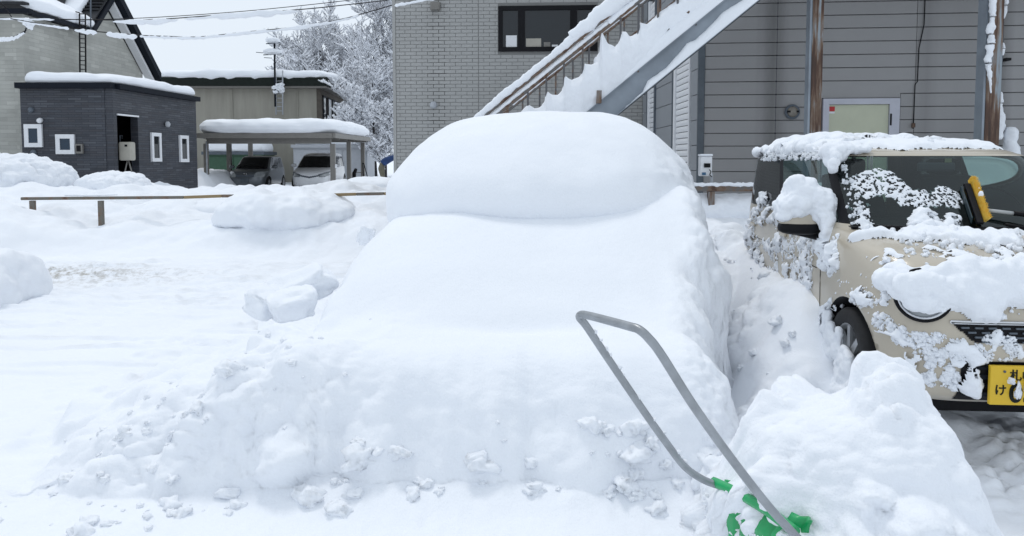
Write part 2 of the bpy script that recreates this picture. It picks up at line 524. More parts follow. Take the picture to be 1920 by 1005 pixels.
for t in tt:
    z = sinterp(t, kk, zs); xl = sinterp(t, kk, tab['xl']); xr = sinterp(t, kk, tab['xr'])
    yf = sinterp(t, kk, tab['yf']); yb = sinterp(t, kk, tab['yb'])
    x, y = outline(0, xl, xr, yf, yb, 2.5, ang)
    lowtilt = -0.10*ss(-0.3, -1.0, x)*(1-t)                  # the lip sags on the left
    rows.append(np.stack([x, y, z+lowtilt+0*x], -1))
V3 = np.array(rows)
N3 = grid_normals(np.concatenate([V3, V3[:, :1]], 1))[:, :-1]
cen = V3.reshape(-1, 3).mean(0)
if ((V3-cen)*N3).sum(-1).mean() < 0: N3 = -N3
pp = V3.reshape(-1, 3)
lowl = ss(1.30, 1.12, pp[:, 2])
a = 0.028*fbm(pp*1.5, 3, 51)+0.0018*clods(pp*27, 52)+lowl*(0.022*clods(pp*9, 53)+0.012*clods(pp*24, 54))
rs = ss(0.75, 1.3, pp[:, 0])*ss(1.75, 1.45, pp[:, 2])
a += rs*(0.03*fbm(pp*5, 3, 55)+0.012*clods(pp*15, 56))
V3 = pp+N3.reshape(-1, 3)*a[:, None]
top = V3[-300:].mean(0)
F = grid_faces(130, 300, True)
me = mesh_np('roof_snow', V3, F)
bm = bmesh.new(); bm.from_mesh(me); bm.verts.ensure_lookup_table()
bmesh.ops.contextual_create(bm, geom=[e for e in bm.edges if e.is_boundary and all(v.index >= 129*300 for v in e.verts)])
bmesh.ops.recalc_face_normals(bm, faces=bm.faces)
for f in bm.faces: f.smooth = True
bm.to_mesh(me); bm.free()
link('roof_snow', me, M_SNOW, car1, True)

# ================================================================== foreground heap on the right
def heap_obj(name, label, cat, prof, xs, yfr, ybk, seed, mat, base=-0.05, dx=0.012, side=None, amps=(0.10, 0.055, 0.022), group=None, crest=None, p=2.0):
    """mound: crest height prof over xs; front at yfr, back at ybk (rounded ends)"""
    x = np.arange(xs[0], xs[-1]+dx, dx)
    t = np.concatenate([np.linspace(-1, -0.55, 60), np.linspace(-0.55, 1, 90)[1:]])
    XX, TT = np.meshgrid(x, t, indexing='ij')
    ph = sinterp(XX, xs, prof)
    yf = interp(XX, xs, yfr); yb = interp(XX, xs, ybk)
    YY = np.where(TT < 0, (yf+yb)/2+TT*((yb-yf)/2), (yf+yb)/2+TT*((yb-yf)/2))
    ZZ = ph*np.clip(1-np.abs(TT)**(p*2), 0, 1)**(1/p)+base
    V3 = np.stack([XX, YY, ZZ], -1)
    N3 = soft_normals(V3, 6)
    pp = V3.reshape(-1, 3)
    a = amps[0]*(clods(pp*4.2, seed)-0.4)+amps[1]*clods(pp*10, seed+1)+amps[2]*clods(pp*25, seed+2)+0.05*fbm(pp*2.5, 3, seed+3)
    sel = np.clip(fbm(pp*2.6, 2, seed+4)*2.5+0.65, 0.3, 1.1)
    a = a*sel
    if side is not None:
        k = ss(side, side+0.15, pp[:, 0])
        st = fbm(pp*np.array([14, 14, 1.0]), 3, seed+5)
        a = a*(1-0.75*k)+k*0.02*st
    V3 = pp+N3.reshape(-1, 3)*a[:, None]
    F = grid_faces(*XX.shape)
    me = mesh_np(name, V3, F[:, ::-1])
    o = link(name, me, mat)
    tag(o, label, cat, group)
    return o
heap_obj('snow_heap', 'tall freshly shovelled snow heap beside the green scoop, before the cream car', 'snow heap',
         [0.0, 0.03, 0.12, 0.32, 0.54, 0.60, 0.66, 0.70, 0.73, 0.68, 0.50, 0.30, 0.14, 0.04, 0.0],
         [0.74, 0.80, 0.85, 0.90, 0.98, 1.06, 1.18, 1.34, 1.47, 1.56, 1.64, 1.74, 1.85, 1.96, 2.06],
         [2.98, 2.96, 2.90, 2.84, 2.72, 2.58, 2.45]+[2.40]*8, [3.16, 3.16, 3.14, 3.16, 3.2, 3.2, 3.2, 3.2, 3.2, 3.2, 3.16, 3.1, 3.0, 2.9, 2.85], 61, M_SNOWC, side=1.54, amps=(0.11, 0.075, 0.035))

# loose lumps: an icosphere library
def ico(sub):
    bm = bmesh.new()
    bmesh.ops.create_icosphere(bm, subdivisions=sub, radius=1)
    V = np.array([v.co[:] for v in bm.verts]); F = np.array([[v.index for v in f.verts] for f in bm.faces])
    bm.free()
    return V, F
ICO2, ICO3, ICO4 = ico(2), ico(3), ico(4)
def lump_cloud(items, ic=ICO3, seed=0, rough=0.5):
    """items: (x,y,z,rx,ry,rz) -> joined irregular lumps"""
    V0, F0 = ic
    Vs, Fs = [], []
    for k, (x, y, z, a, b, c) in enumerate(items):
        n = fbm(V0*1.3+k*7.13, 3, seed)[:, None]
        cr_ = clods(V0*1.6+k*3.7, seed+1)[:, None]
        v = V0*(1+rough*n*1.6+rough*0.5*cr_)
        an = rnd.uniform(0, 6.28)
        R = np.array([[cos(an), -sin(an), 0], [sin(an), cos(an), 0], [0, 0, 1]])
        v = (v*np.array([a, b, c]))@R.T+np.array([x, y, z])
        Vs.append(v); Fs.append(F0+k*len(V0))
    return np.concatenate(Vs), np.concatenate(Fs)
def gz(x, y): return float(ground_h(np.array([x]), np.array([y]))[0])

bvh_hood = BVHTree.FromPolygons([tuple(map(float, v)) for v in me.vertices and np.array([v.co[:] for v in hood.data.vertices])], [tuple(p.vertices) for p in hood.data.polygons])
def top_z(x, y):
    h = bvh_hood.ray_cast(Vector((x, y, 4)), Vector((0, 0, -1)))
    g = gz(x, y)
    return max(g, h[0].z) if h[0] is not None else g
items = []
for k in range(110):                   # crumbs rolled down the spill onto the flat
    x = rnd.gauss(-1.75, 0.5); y = rnd.gauss(3.35, 0.32)
    if y < 2.3 or x > -0.2: continue
    r = rnd.choice([0.005, 0.007, 0.010, 0.014, 0.02, 0.036])*rnd.uniform(0.7, 1.3)
    items.append((x, y, top_z(x, y)-r*0.1, r*1.2, r, r*0.8))
for k in range(110):                   # crumbs at the foot of the shovel cut and round the scoop
    x = rnd.uniform(-0.9, 1.05); y = 3.36-abs(rnd.gauss(0, 0.12))
    w = ss(0.1, 0.6, x)
    if rnd.random() > 0.35+0.65*w: continue
    r = rnd.choice([0.010, 0.014, 0.02, 0.03, 0.04])*rnd.uniform(0.7, 1.3)
    items.append((x, y, top_z(x, y)-r*0.1, r*1.3, r, r*0.8))
for k in range(110):                   # crumbs in the gap between the two cars
    x = rnd.uniform(1.25, 2.0); y = rnd.uniform(3.5, 6.8)
    if x > 1.74+0.14*(y-4.2): continue
    r = rnd.choice([0.006, 0.010, 0.014, 0.02, 0.03])*rnd.uniform(0.7, 1.3)
    items.append((x, y, gz(x, y)+0.01, r*1.2, r, r*0.85))
V, F = lump_cloud(items, ICO3, 71)
o = link('snow_crumbs', mesh_np('snow_crumbs', V, F), M_SNOWC)
tag(o, 'loose snow crumbs scattered around the shovelled snow', kind='stuff')

# three tipped slabs left by the shovel behind the spill
def slab(name, label, c, size, rot, seed):
    V0, F0 = ICO4
    n = np.sign(V0)*np.abs(V0)**0.62
    n = n*(1+0.36*fbm(V0*1.2+seed, 3, seed)[:, None]+0.14*clods(V0*1.7+seed, seed+1)[:, None])
    n = n*np.array(size)
    R = np.array(Matrix.Rotation(rot[2], 3, 'Z') @ Matrix.Rotation(rot[1], 3, 'Y') @ Matrix.Rotation(rot[0], 3, 'X'))
    o = link(name, mesh_np(name, n@R.T, F0), M_SNOWC)
    o.location = c
    return tag(o, label, 'snow block', 'snow blocks tipped beside the buried car')
slab('snow_block', 'largest snow slab, tipped up beside the buried car bonnet', P(565, 536, 5.1), (0.20, 0.13, 0.08), (0.35, -0.35, 0.3), 81)
slab('snow_block', 'rounded snow block in front of the tipped slab', P(548, 572, 4.85), (0.13, 0.13, 0.09), (0.1, -0.2, 0.5), 83)
slab('snow_block', 'low snow block left of the rounded one, half sunk', P(500, 565, 4.9), (0.11, 0.12, 0.08), (0.1, 0.4, -0.2), 85)
slab('snow_block', 'small dark-sided snow block standing alone behind the buried car shoulder', P(686, 442, 8.2), (0.09, 0.09, 0.09), (0.0, 0.2, 0.2), 87)

# a smooth snow-covered lump hanging over the low rail, and the rounded heap at the left edge
def dome(name, label, c, size, ex, seed, mat=None, amp=0.03, cat='snow heap', lumps=0.0):
    V0, F0 = ICO4
    bm = bmesh.new(); bmesh.ops.create_icosphere(bm, subdivisions=6, radius=1)
    V0 = np.array([v.co[:] for v in bm.verts]); F0 = np.array([[v.index for v in f.verts] for f in bm.faces]); bm.free()
    n = np.sign(V0)*np.abs(V0)**ex
    n = n*np.array(size)
    n = n+V0*(amp*fbm(n*1.6+seed, 3, seed)+lumps*clods(n*5, seed+2)+lumps*0.4*clods(n*13, seed+3))[:, None]
    o = link(name, mesh_np(name, n, F0), mat or M_SNOW)
    o.location = c
    return tag(o, label, cat)
dome('snow_mound', 'smooth rounded snow mound burying the middle of the low rail', P(538, 402, 13.7), (1.28, 1.1, 0.42), 0.92, 91, amp=0.14)
dome('snow_mound', 'smooth mound on the far bank right behind the rail, before the parked cars', P(455, 392, 16.4), (2.1, 1.6, 0.36), 0.9, 92, M_SNOWR, amp=0.08)
dome('snow_mound', 'clumpy snow pile at the foot of the tall pale house', P(28, 338, 18.5), (1.25, 1.3, 0.52), 0.9, 93, M_SNOWC, amp=0.10, lumps=0.10)
dome('snow_mound', 'low clumpy pile before the doorway of the dark annex', P(215, 350, 19), (0.75, 0.9, 0.32), 0.9, 94, M_SNOWC, amp=0.05, lumps=0.07)
dome('snow_mound', 'rounded snow bank cut by the left edge of the photo', P(-30, 545, 8.3), (0.40, 0.8, 0.38), 0.95, 95, M_SNOW, amp=0.12, lumps=0.03)
dome('snow_mound', 'low snow pile beside the bent person, behind the carport posts', P(700, 352, 23.5), (1.0, 1.0, 0.35), 0.9, 96, M_SNOWR, amp=0.05)
# ================================================================== materials for the built things
def brick_mat(name, cols, mortar, bw, bh, mort=0.006, rough=0.6, vary=1.0):
    """small tiles too far away to be picked apart; uses generated wall coordinates stored in the UV map"""
    m, nt, b = mat_new(name)
    tc = nt.nodes.new('ShaderNodeTexCoord')
    br = nt.nodes.new('ShaderNodeTexBrick')
    br.inputs['Scale'].default_value = 1
    br.inputs['Brick Width'].default_value = bw
    br.inputs['Row Height'].default_value = bh
    br.inputs['Mortar Size'].default_value = mort
    br.inputs['Color1'].default_value = (0, 0, 0, 1)
    br.inputs['Color2'].default_value = (1, 1, 1, 1)
    br.inputs['Mortar'].default_value = (0.5, 0.5, 0.5, 1)
    br.inputs['Bias'].default_value = 0
    nt.links.new(tc.outputs['UV'], br.inputs['Vector'])
    r = ramp(nt, br.outputs['Color'], [(i/(len(cols)-1), c) for i, c in enumerate(cols)])
    mx = nt.nodes.new('ShaderNodeMix'); mx.data_type = 'RGBA'
    nt.links.new(br.outputs['Fac'], mx.inputs[0]); nt.links.new(r.outputs[0], mx.inputs[6])
    mx.inputs[7].default_value = (*mortar, 1)
    n = noise_node(nt, 1.2, 5, 0.6)
    r2 = ramp(nt, n.outputs[0], [(0.3, (0.86,)*3), (0.7, (1.06,)*3)])
    m2 = nt.nodes.new('ShaderNodeMix'); m2.data_type = 'RGBA'; m2.blend_type = 'MULTIPLY'; m2.inputs[0].default_value = 1
    nt.links.new(mx.outputs[2], m2.inputs[6]); nt.links.new(r2.outputs[0], m2.inputs[7])
    nt.links.new(m2.outputs[2], b.inputs['Base Color'])
    b.inputs['Roughness'].default_value = rough
    inv = nt.nodes.new('ShaderNodeMath'); inv.operation = 'SUBTRACT'; inv.inputs[0].default_value = 1
    nt.links.new(br.outputs['Fac'], inv.inputs[1])
    bump(nt, b, inv.outputs[0], 0.6, 0.01)
    return m
def glass_dark(name, c=(0.012, 0.016, 0.02), rough=0.04):
    m, nt, b = mat_new(name)
    b.inputs['Base Color'].default_value = (*c, 1)
    b.inputs['Roughness'].default_value = rough
    b.inputs['IOR'].default_value = 1.5
    n = noise_node(nt, 0.7, 2)
    bump(nt, b, n.outputs[0], 0.03, 0.05)
    return m
def rust_mat(name, steel=(0.30, 0.33, 0.36), amount=0.5, scale=(14, 14, 1.1)):
    m, nt, b = mat_new(name)
    n = noise_node(nt, 1.0, 6, 0.62, stretch=scale)
    r = ramp(nt, n.outputs[0], [(amount-0.12, steel), (amount-0.02, (0.17, 0.115, 0.08)), (amount+0.05, (0.085, 0.045, 0.03)), (amount+0.2, (0.035, 0.024, 0.02))])
    nt.links.new(r.outputs[0], b.inputs['Base Color'])
    b.inputs['Roughness'].default_value = 0.75
    n2 = noise_node(nt, 40, 4)
    bump(nt, b, n2.outputs[0], 0.3, 0.004)
    return m
M_DARKBRICK = brick_mat('dark_brick_tile', [(0.030, 0.034, 0.044), (0.052, 0.058, 0.072), (0.040, 0.040, 0.048), (0.078, 0.085, 0.100)], (0.022, 0.026, 0.036), 0.42, 0.075, 0.008)
M_PALETILE = brick_mat('pale_tile', [(0.34, 0.34, 0.31), (0.40, 0.40, 0.365), (0.37, 0.37, 0.34), (0.47, 0.47, 0.43)], (0.36, 0.36, 0.33), 0.55, 0.13, 0.006)
M_BRICKFACE = paint('grey_brick_face', (0.39, 0.39, 0.38), 0.75, var=0.05, scale=1.3, spec=0.2)
M_TRIM = paint('dark_trim', (0.010, 0.013, 0.020), 0.6, var=0.1, spec=0.12)
M_WHITE = paint('white_frame', (0.74, 0.75, 0.77), 0.4, var=0.03)
M_BLACK = paint('black_plastic', (0.008, 0.008, 0.010), 0.5, var=0.1, spec=0.15)
M_GLASS = glass_dark('window_glass')
M_GLASSB = glass_dark('blue_window_glass', (0.01, 0.03, 0.055))
M_GREYMETAL = paint('carport_metal', (0.20, 0.19, 0.175), 0.45, var=0.06)
M_STEEL = paint('galvanised_steel', (0.30, 0.34, 0.385), 0.5, 0.25, var=0.14, scale=2.5)
M_RUST = rust_mat('rusted_rail', (0.13, 0.125, 0.12), 0.56, (6, 6, 6))
M_BAL = rust_mat('baluster_steel', (0.10, 0.10, 0.105), 0.60, (5, 5, 5))
M_COLRUST = rust_mat('rusted_column', (0.27, 0.31, 0.34), 0.52)
M_SILVERTUBE = paint('aluminium_tube', (0.36, 0.38, 0.40), 0.36, 0.6, var=0.12, scale=14, bmp=0.1)
M_GREYPIPE = paint('grey_pipe', (0.10, 0.12, 0.145), 0.5, var=0.1)
M_CONC = paint('mortar_wall', (0.34, 0.325, 0.28), 0.85, var=0.10, scale=1.0, stretch=(2.5, 2.5, 0.35))
M_FASCIA = paint('dark_fascia', (0.016, 0.021, 0.018), 0.7, var=0.15, spec=0.15)
M_SHEDGREY = paint('shed_grey', (0.42, 0.44, 0.47), 0.5, var=0.04)
M_SHEDGREEN = paint('shed_green', (0.045, 0.105, 0.065), 0.5, var=0.08)
M_TANK = paint('tank_beige', (0.42, 0.40, 0.345), 0.5, var=0.06)
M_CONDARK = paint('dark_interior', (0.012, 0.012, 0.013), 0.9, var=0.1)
M_SHINGLE = paint('dark_shingle', (0.03, 0.032, 0.036), 0.8, var=0.2)

def wall_quad(name, a, b, z0, z1, mat, parent=None, top=None, thick=0.25, world=True, inward=None):
    """upright wall slab from a to b (xy), facing the side given by inward (pointing into the building), polygonal top, UV in metres"""
    a = Vector((a[0], a[1], 0)); b = Vector((b[0], b[1], 0))
    L = (b-a).length; e = (b-a)/L
    inn = Vector((inward[0], inward[1], 0)).normalized()*thick
    loop = [(0, z0), (L, z0)]+([(L, z1), (0, z1)] if top is None else top)
    bm = bmesh.new(); uv = bm.loops.layers.uv.new('UVMap')
    f = [bm.verts.new(a+e*s+Vector((0, 0, z))) for s, z in loop]
    g = [bm.verts.new(a+e*s+Vector((0, 0, z))+inn) for s, z in loop]
    n = len(loop)
    fs = [(bm.faces.new(f), loop), (bm.faces.new(g[::-1]), loop[::-1])]
    for i in range(n):
        j = (i+1) % n
        fs.append((bm.faces.new([f[j], f[i], g[i], g[j]]), [loop[j], loop[i], (loop[i][0]+thick, loop[i][1]), (loop[j][0]+thick, loop[j][1])]))
    for fa, uvs in fs:
        for lp, q in zip(fa.loops, uvs): lp[uv].uv = q
    bmesh.ops.recalc_face_normals(bm, faces=bm.faces)
    me = bpy.data.meshes.new(name); bm.to_mesh(me); bm.free()
    return link(name, me, mat, parent, world)
def snow_slab(name, corners, z, h, parent=None, over=0.12, seed=0, mat=None, n=(90, 60), top_noise=0.08, zfun=None, ex=5, sag=0.0):
    """thick snow lying on a four-cornered roof, bulging past the edges"""
    c = [np.array([p[0], p[1]], float) for p in corners]     # near-left, near-right, far-right, far-left
    m = 150
    an = np.linspace(0, 2*pi, m, endpoint=False)
    ca, sa = np.cos(an), np.sin(an); r = (np.abs(ca)**ex+np.abs(sa)**ex)**(-1/ex)
    ux, uy = ca*r, sa*r
    prof = [(0.97, 0.0, -0.3), (1.0, 0.02, 0.3), (1.0, 0.25, 0.95), (1.0, 0.5, 1.0), (1.0, 0.75, 0.6), (1.0, 0.92, 0.0), (0.985, 0.985, -0.4), (0.95, 1.0, -0.6),
            (0.85, 1.0, 0), (0.7, 1, 0), (0.5, 1.0, 0), (0.3, 1, 0), (0.12, 1, 0), (0.0, 1, 0)]
    tt = np.linspace(0, 1, 46)
    kk = np.linspace(0, 1, len(prof))
    rows = []
    W = np.linalg.norm(c[1]-c[0]); D = np.linalg.norm(c[3]-c[0])
    for t in tt:
        s_ = interp(t, kk, [q[0] for q in prof]); zz = interp(t, kk, [q[1] for q in prof]); o_ = interp(t, kk, [q[2] for q in prof])*over
        su = np.clip(ux*s_, -1, 1); sv = np.clip(uy*s_, -1, 1)
        U = (su*(1+2*o_/W)+1)/2; Vv = (sv*(1+2*o_/D)+1)/2
        p = (np.outer((1-U)*(1-Vv), c[0])+np.outer(U*(1-Vv), c[1])+np.outer(U*Vv, c[2])+np.outer((1-U)*Vv, c[3]))
        p = np.stack([ ((1-U)*(1-Vv)*c[0][k]+U*(1-Vv)*c[1][k]+U*Vv*c[2][k]+(1-U)*Vv*c[3][k]) for k in (0, 1)], -1)
        rows.append(np.concatenate([p, (z+zz*h+0*U)[:, None]], 1))
    V3 = np.array(rows)
    pp = V3.reshape(-1, 3)
    nz = top_noise*fbm(pp*np.array([0.7, 0.7, 0.4])+seed, 3, seed)
    k = np.clip((pp[:, 2]-z)/h, 0, 1)
    pp[:, 2] += nz*k
    q = fbm(pp*1.6+seed*3, 3, seed+1)
    low = np.clip(1-k*2.2, 0, 1)
    pp[:, 2] += low*(0.05*q-sag*np.clip(q, 0, 1))*np.where(k < 0.6, 1, 0)
    ctr = pp.mean(0)
    d = pp[:, :2]-ctr[:2]; d /= np.maximum(np.linalg.norm(d, axis=1, keepdims=True), 1e-6)
    side = np.where((np.arange(len(pp))//m) < 24, 1, 0)
    pp[:, :2] += d*(side*0.35*over*q)[:, None]
    if zfun is not None: pp[:, 2] += zfun(pp[:, 0], pp[:, 1])
    me = mesh_np(name, pp, grid_faces(46, m, True))
    o = link(name, me, mat or M_SNOWR, parent, True)
    return o
def window_part(parent, org, e, s0, s1, z0, z1, glass=None, frame=None, fw=0.07, out=None, name='window', mull=()):
    """framed window on a wall: org xy origin, e unit vector along the wall, out unit vector outwards"""
    e = Vector((e[0], e[1], 0)); o3 = Vector((out[0], out[1], 0))
    M = Matrix.Translation(Vector((org[0], org[1], 0))) @ Matrix([[e.x, o3.x, 0, 0], [e.y, o3.y, 0, 0], [0, 0, 1, 0], [0, 0, 0, 1]])
    m = MB(M)
    m.box(s0, s1, -0.05, 0.05, z0, z0+fw); m.box(s0, s1, -0.05, 0.05, z1-fw, z1)
    m.box(s0, s0+fw, -0.05, 0.047, z0+fw, z1-fw); m.box(s1-fw, s1, -0.05, 0.047, z0+fw, z1-fw)
    for q in mull: m.box(q-fw*0.5, q+fw*0.5, -0.05, 0.044, z0+fw, z1-fw)
    f = m.build(name, frame or M_WHITE, parent, True)
    g = MB(M); g.box(s0+fw*0.9, s1-fw*0.9, 0.004, 0.016, z0+fw*0.9, z1-fw*0.9)
    g.build('pane', glass or M_GLASS, f, True)
    return f, M

def X_at(px, d): return (px-960)/FPX*d
def Z_at(py, d): return P(960, py, d).z

# ================================================================== TALL PALE HOUSE (far left)
xs = -15.75
th = empty('tall_house', (-17, 26, 0), 'tall pale tiled house with black trimmed gable and snow on its roof', 'house')
zE = Z_at(25, 24.2)
wall_quad('front_wall', (-26, 24.303), (xs-0.252, 24.303), -0.5, zE, M_PALETILE, th, inward=(0, 1))
# side wall runs away from us; its top follows the eave, then the gable
gy0, gyp, gy1 = 27.9, 29.3, 32.1
side_top = [(gy1-24.3-0.05, Z_at(140, gy1)), (gyp-24.3, Z_at(14, gyp)), (gy0-24.3, Z_at(62, gy0)), (0, zE)]
wall_quad('side_wall', (xs, 24.3), (xs, gy1), -0.5, 0, M_PALETILE, th, top=side_top, inward=(-1, 0))
def bar(parent, name, a, b, w, h, mat):
    a = Vector(a); b = Vector(b); t = (b-a).normalized()
    side = t.cross(Vector((0, 0, 1))).normalized()*w/2
    m = MB(); m.prism([a-side, a+side, a+side+Vector((0, 0, h)), a-side+Vector((0, 0, h))], b-a)
    return m.build(name, mat, parent, True)
xo = xs+0.32
bar(th, 'eave_trim', (-26, 24.1, zE-0.02), (xo+0.1, 24.1, zE-0.02), 0.2, 0.14, M_TRIM)
bar(th, 'eave_trim', (xo-0.1, 24.36, zE-0.02), (xo-0.02, gy0-0.1, Z_at(62, gy0)), 0.14, 0.13, M_TRIM)
bar(th, 'gable_trim', (xo, gy0-0.15, Z_at(66, gy0)), (xo, gyp, Z_at(0, gyp)), 0.14, 0.24, M_TRIM)
bar(th, 'gable_trim', (xo+0.005, gyp, Z_at(0, gyp)), (xo+0.005, gy1+0.45, Z_at(152, gy1+0.45)), 0.5, 0.34, M_TRIM)
bar(th, 'soffit', (xo-0.13, gyp, Z_at(0, gyp)-0.2), (xo-0.13, gy1+0.4, Z_at(152, gy1+0.4)-0.2), 0.3, 0.16, M_WHITE)
# roof sheets
m = MB()
zr = Z_at(0, gyp)+0.30
zv = Z_at(60, gy0)+0.30
m.prism([(xs+0.3, gyp, zr), (xs+0.3, gy0-0.1, zv), (-24, gy0-0.1, zv), (-24, gyp, zr)], (0, 0, 0.06))
m.prism([(xs+0.3, gyp+0.01, zr), (xs+0.3, gy1+0.5, Z_at(150, gy1)+0.3), (-24, gy1+0.5, Z_at(150, gy1)+0.3), (-24, gyp+0.01, zr)], (0, 0, 0.06))
m.prism([(xs+0.25, 24.0, zE+0.26), (xs+0.25, gy0-0.2, zE+0.35), (-26, gy0-0.2, zE+0.35), (-26, 24.0, zE+0.26)], (0, 0, 0.08))
m.prism([(xs-0.9, gy0-0.3, zE+0.30), (xs-0.9, gyp, zr+1.1), (-26, gyp, zr+1.1), (-26, gy0-0.3, zE+0.30)], (0, 0, 0.08))
roof = m.build('roof', M_SHINGLE, th, True)
for k in range(7):                     # shingle courses left bare near the ridge
    t_ = 0.35+k*0.1
    y_ = gy0-0.1+(gyp-gy0+0.1)*t_; z_ = zv+(zr-zv)*t_
    bar(roof, 'shingle_course', (xs-1.6, y_, z_+0.07), (xs+0.26, y_, z_+0.07), 0.16, 0.05, M_SHINGLE)
snow_slab('roof_snow', [(-25, 24.15), (xs+0.30, 24.15), (xs+0.28, 28.2), (-25, 28.2)], zE+0.16, 0.40, th, 0.06, 101, ex=14,
          zfun=lambda x, y: 0.50*np.clip(xs+0.2-x, 0, 9))
snow_slab('roof_snow', [(-25, gy0), (xs-0.35, gy0-0.05), (xs-0.35, gyp-0.35), (-25, gyp-0.35)], zv+0.05, 0.30, th, 0.05, 102, ex=7, top_noise=0.08,
          zfun=lambda x, y: (zr-zv)/(gyp-gy0+0.1)*np.clip(y-gy0+0.1, 0, 3)+0.2*np.clip(xs-0.8-x, 0, 9))
# roof ladder on the side wall
la = empty('roof_ladder', (xs+0.25, 27.0, 3), 'black steel ladder fixed to the side wall of the tall pale house', 'ladder')
def Qs(px, py, X): d = X*FPX/(px-960); return P(px, py, d)
m = MB(); lx = xs+0.22
for px in (149, 160):
    a = Qs(px, 133, lx); b = Qs(px, 26, lx)
    m.tube([a-Vector((0, 0, 0.6)), b], 0.026, 6)
m.build('side_rail', M_BLACK, la, True)
for k in range(13):
    py = 40+8.2*k
    MB().tube([Qs(149, py-0.6, lx), Qs(160, py, lx)], 0.016, 5).build('rung', M_BLACK, la, True)
MB().tube([Qs(149, 24, lx), Qs(142, 22, lx-0.2)], 0.022, 5).tube([Qs(149, 26, lx), Qs(160, 26, lx)], 0.022, 5).build('top_hook', M_BLACK, la, True)
MB().tube([Qs(170, 62, lx), Qs(170, -30, lx)], 0.025, 6).build('mast', M_GREYPIPE, tag(empty('roof_mast', Qs(170, 62, lx), 'thin grey mast rising beside the ladder of the tall house', 'mast')), True)

# ================================================================== DARK BRICK ANNEX
an_ = empty('brick_annex', (-14, 26, 0), 'low dark blue grey tiled annex with white windows and flat snowy roof', 'building')
cx_, cy_ = X_at(216, 23.2), 23.2
fx = X_at(44, 23.2)
zt = Z_at(166, 23.2)
bx_, by_ = X_at(371, 28.4), 28.4
ed = Vector((bx_-cx_, by_-cy_, 0)); Ls = ed.length; ed.normalize()
outv = (ed.y, -ed.x)
inn = (-ed.y, ed.x)
wall_quad('front_wall', (fx, cy_+0.003), (cx_-0.252, cy_+0.003), -0.3, zt, M_DARKBRICK, an_, inward=(0, 1))
def Don(px):      # distance along the side wall for a sighting
    u = (px-960)/FPX
    t = (u*cy_-cx_)/(ed.x-u*ed.y)
    return t, cy_+t*ed.y
s1, d1 = Don(223); s2, d2 = Don(262)
zt_op = Z_at(213, d1)
wall_quad('side_wall', (cx_, cy_), (cx_+ed.x*s1, cy_+ed.y*s1), -0.3, zt, M_DARKBRICK, an_, inward=inn)
wall_quad('side_wall', (cx_+ed.x*s2, cy_+ed.y*s2), (bx_, by_), -0.3, zt, M_DARKBRICK, an_, inward=inn)
wall_quad('lintel_wall', (cx_+ed.x*s1, cy_+ed.y*s1), (cx_+ed.x*s2, cy_+ed.y*s2), zt_op, zt, M_DARKBRICK, an_, inward=inn)
bar(an_, 'lintel_strip', (cx_+ed.x*s1+outv[0]*0.02, cy_+ed.y*s1+outv[1]*0.02, zt_op-0.05), (cx_+ed.x*s2+outv[0]*0.02, cy_+ed.y*s2+outv[1]*0.02, zt_op-0.05), 0.06, 0.05, M_WHITE)
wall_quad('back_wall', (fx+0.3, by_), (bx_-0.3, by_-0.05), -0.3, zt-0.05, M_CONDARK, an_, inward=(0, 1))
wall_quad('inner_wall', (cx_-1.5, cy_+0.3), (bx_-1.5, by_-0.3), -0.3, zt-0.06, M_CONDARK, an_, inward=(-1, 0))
m = MB(); m.prism([(fx, cy_+0.02, zt-0.1), (cx_-0.02, cy_+0.02, zt-0.1), (bx_-0.02, by_, zt-0.1), (fx, by_, zt-0.1)], (0, 0, 0.08)); m.build('roof_deck', M_TRIM, an_, True)
bar(an_, 'parapet_trim', (fx-0.04, cy_-0.04, zt), (cx_+0.06, cy_-0.04, zt), 0.30, 0.17, M_TRIM)
bar(an_, 'parapet_trim', (cx_+outv[0]*0.04, cy_+0.12, zt+0.001), (bx_+outv[0]*0.04, by_, zt+0.001), 0.30, 0.17, M_TRIM)
snow_slab('roof_snow', [(fx+0.1, cy_), (cx_, cy_), (bx_, by_), (fx, by_)], zt+0.15, 0.34, an_, 0.10, 103, ex=10, top_noise=0.10, sag=0.04)
for (a, b, c, d) in ((51, 84, 233, 276), (109, 144, 252, 289)):
    window_part(an_, (0, cy_-0.02), (1, 0), X_at(a, cy_), X_at(b, cy_), Z_at(d, cy_), Z_at(c, cy_), M_GLASSB, out=(0, -1), fw=0.13)
for (a, b, c, d) in ((284, 302, 249, 303), (337, 353, 254, 304)):
    sa, da = Don(a); sb, db = Don(b); dm = (da+db)/2
    window_part(an_, (cx_+outv[0]*0.02, cy_+outv[1]*0.02), (ed.x, ed.y), sa, sb, Z_at(d, dm), Z_at(c, dm), M_GLASS, out=outv, fw=0.12)
m = MB(); m.box(X_at(147, cy_), X_at(160, cy_), cy_-0.10, cy_-0.01, Z_at(288, cy_), Z_at(270, cy_)); mb_ = m.build('meter_case', M_GREYMETAL, an_, True, bevel=0.01)
m = MB(); m.box(X_at(149.5, cy_), X_at(157, cy_), cy_-0.115, cy_-0.101, Z_at(284, cy_), Z_at(273, cy_)); m.build('meter_face', M_BLACK, mb_, True)
c = P(74, 226, cy_-0.12); MB().lathe(c+Vector((0, 0.06, 0.02)), (0.3, -1, -0.25), [(0.0, 0.0), (0.07, 0.0), (0.08, 0.05), (0.08, 0.14), (0.05, 0.18), (0, 0.18)], 12).build('floodlight', M_WHITE, an_, True)
for (px, py) in ((59, 206), (64, 286)):
    c = P(px, py, cy_); MB().lathe(c, (0, -1, 0), [(0.09, 0.0), (0.09, 0.05), (0.04, 0.09), (0, 0.09)], 12).build('vent_cap', M_GREYPIPE, an_, True)
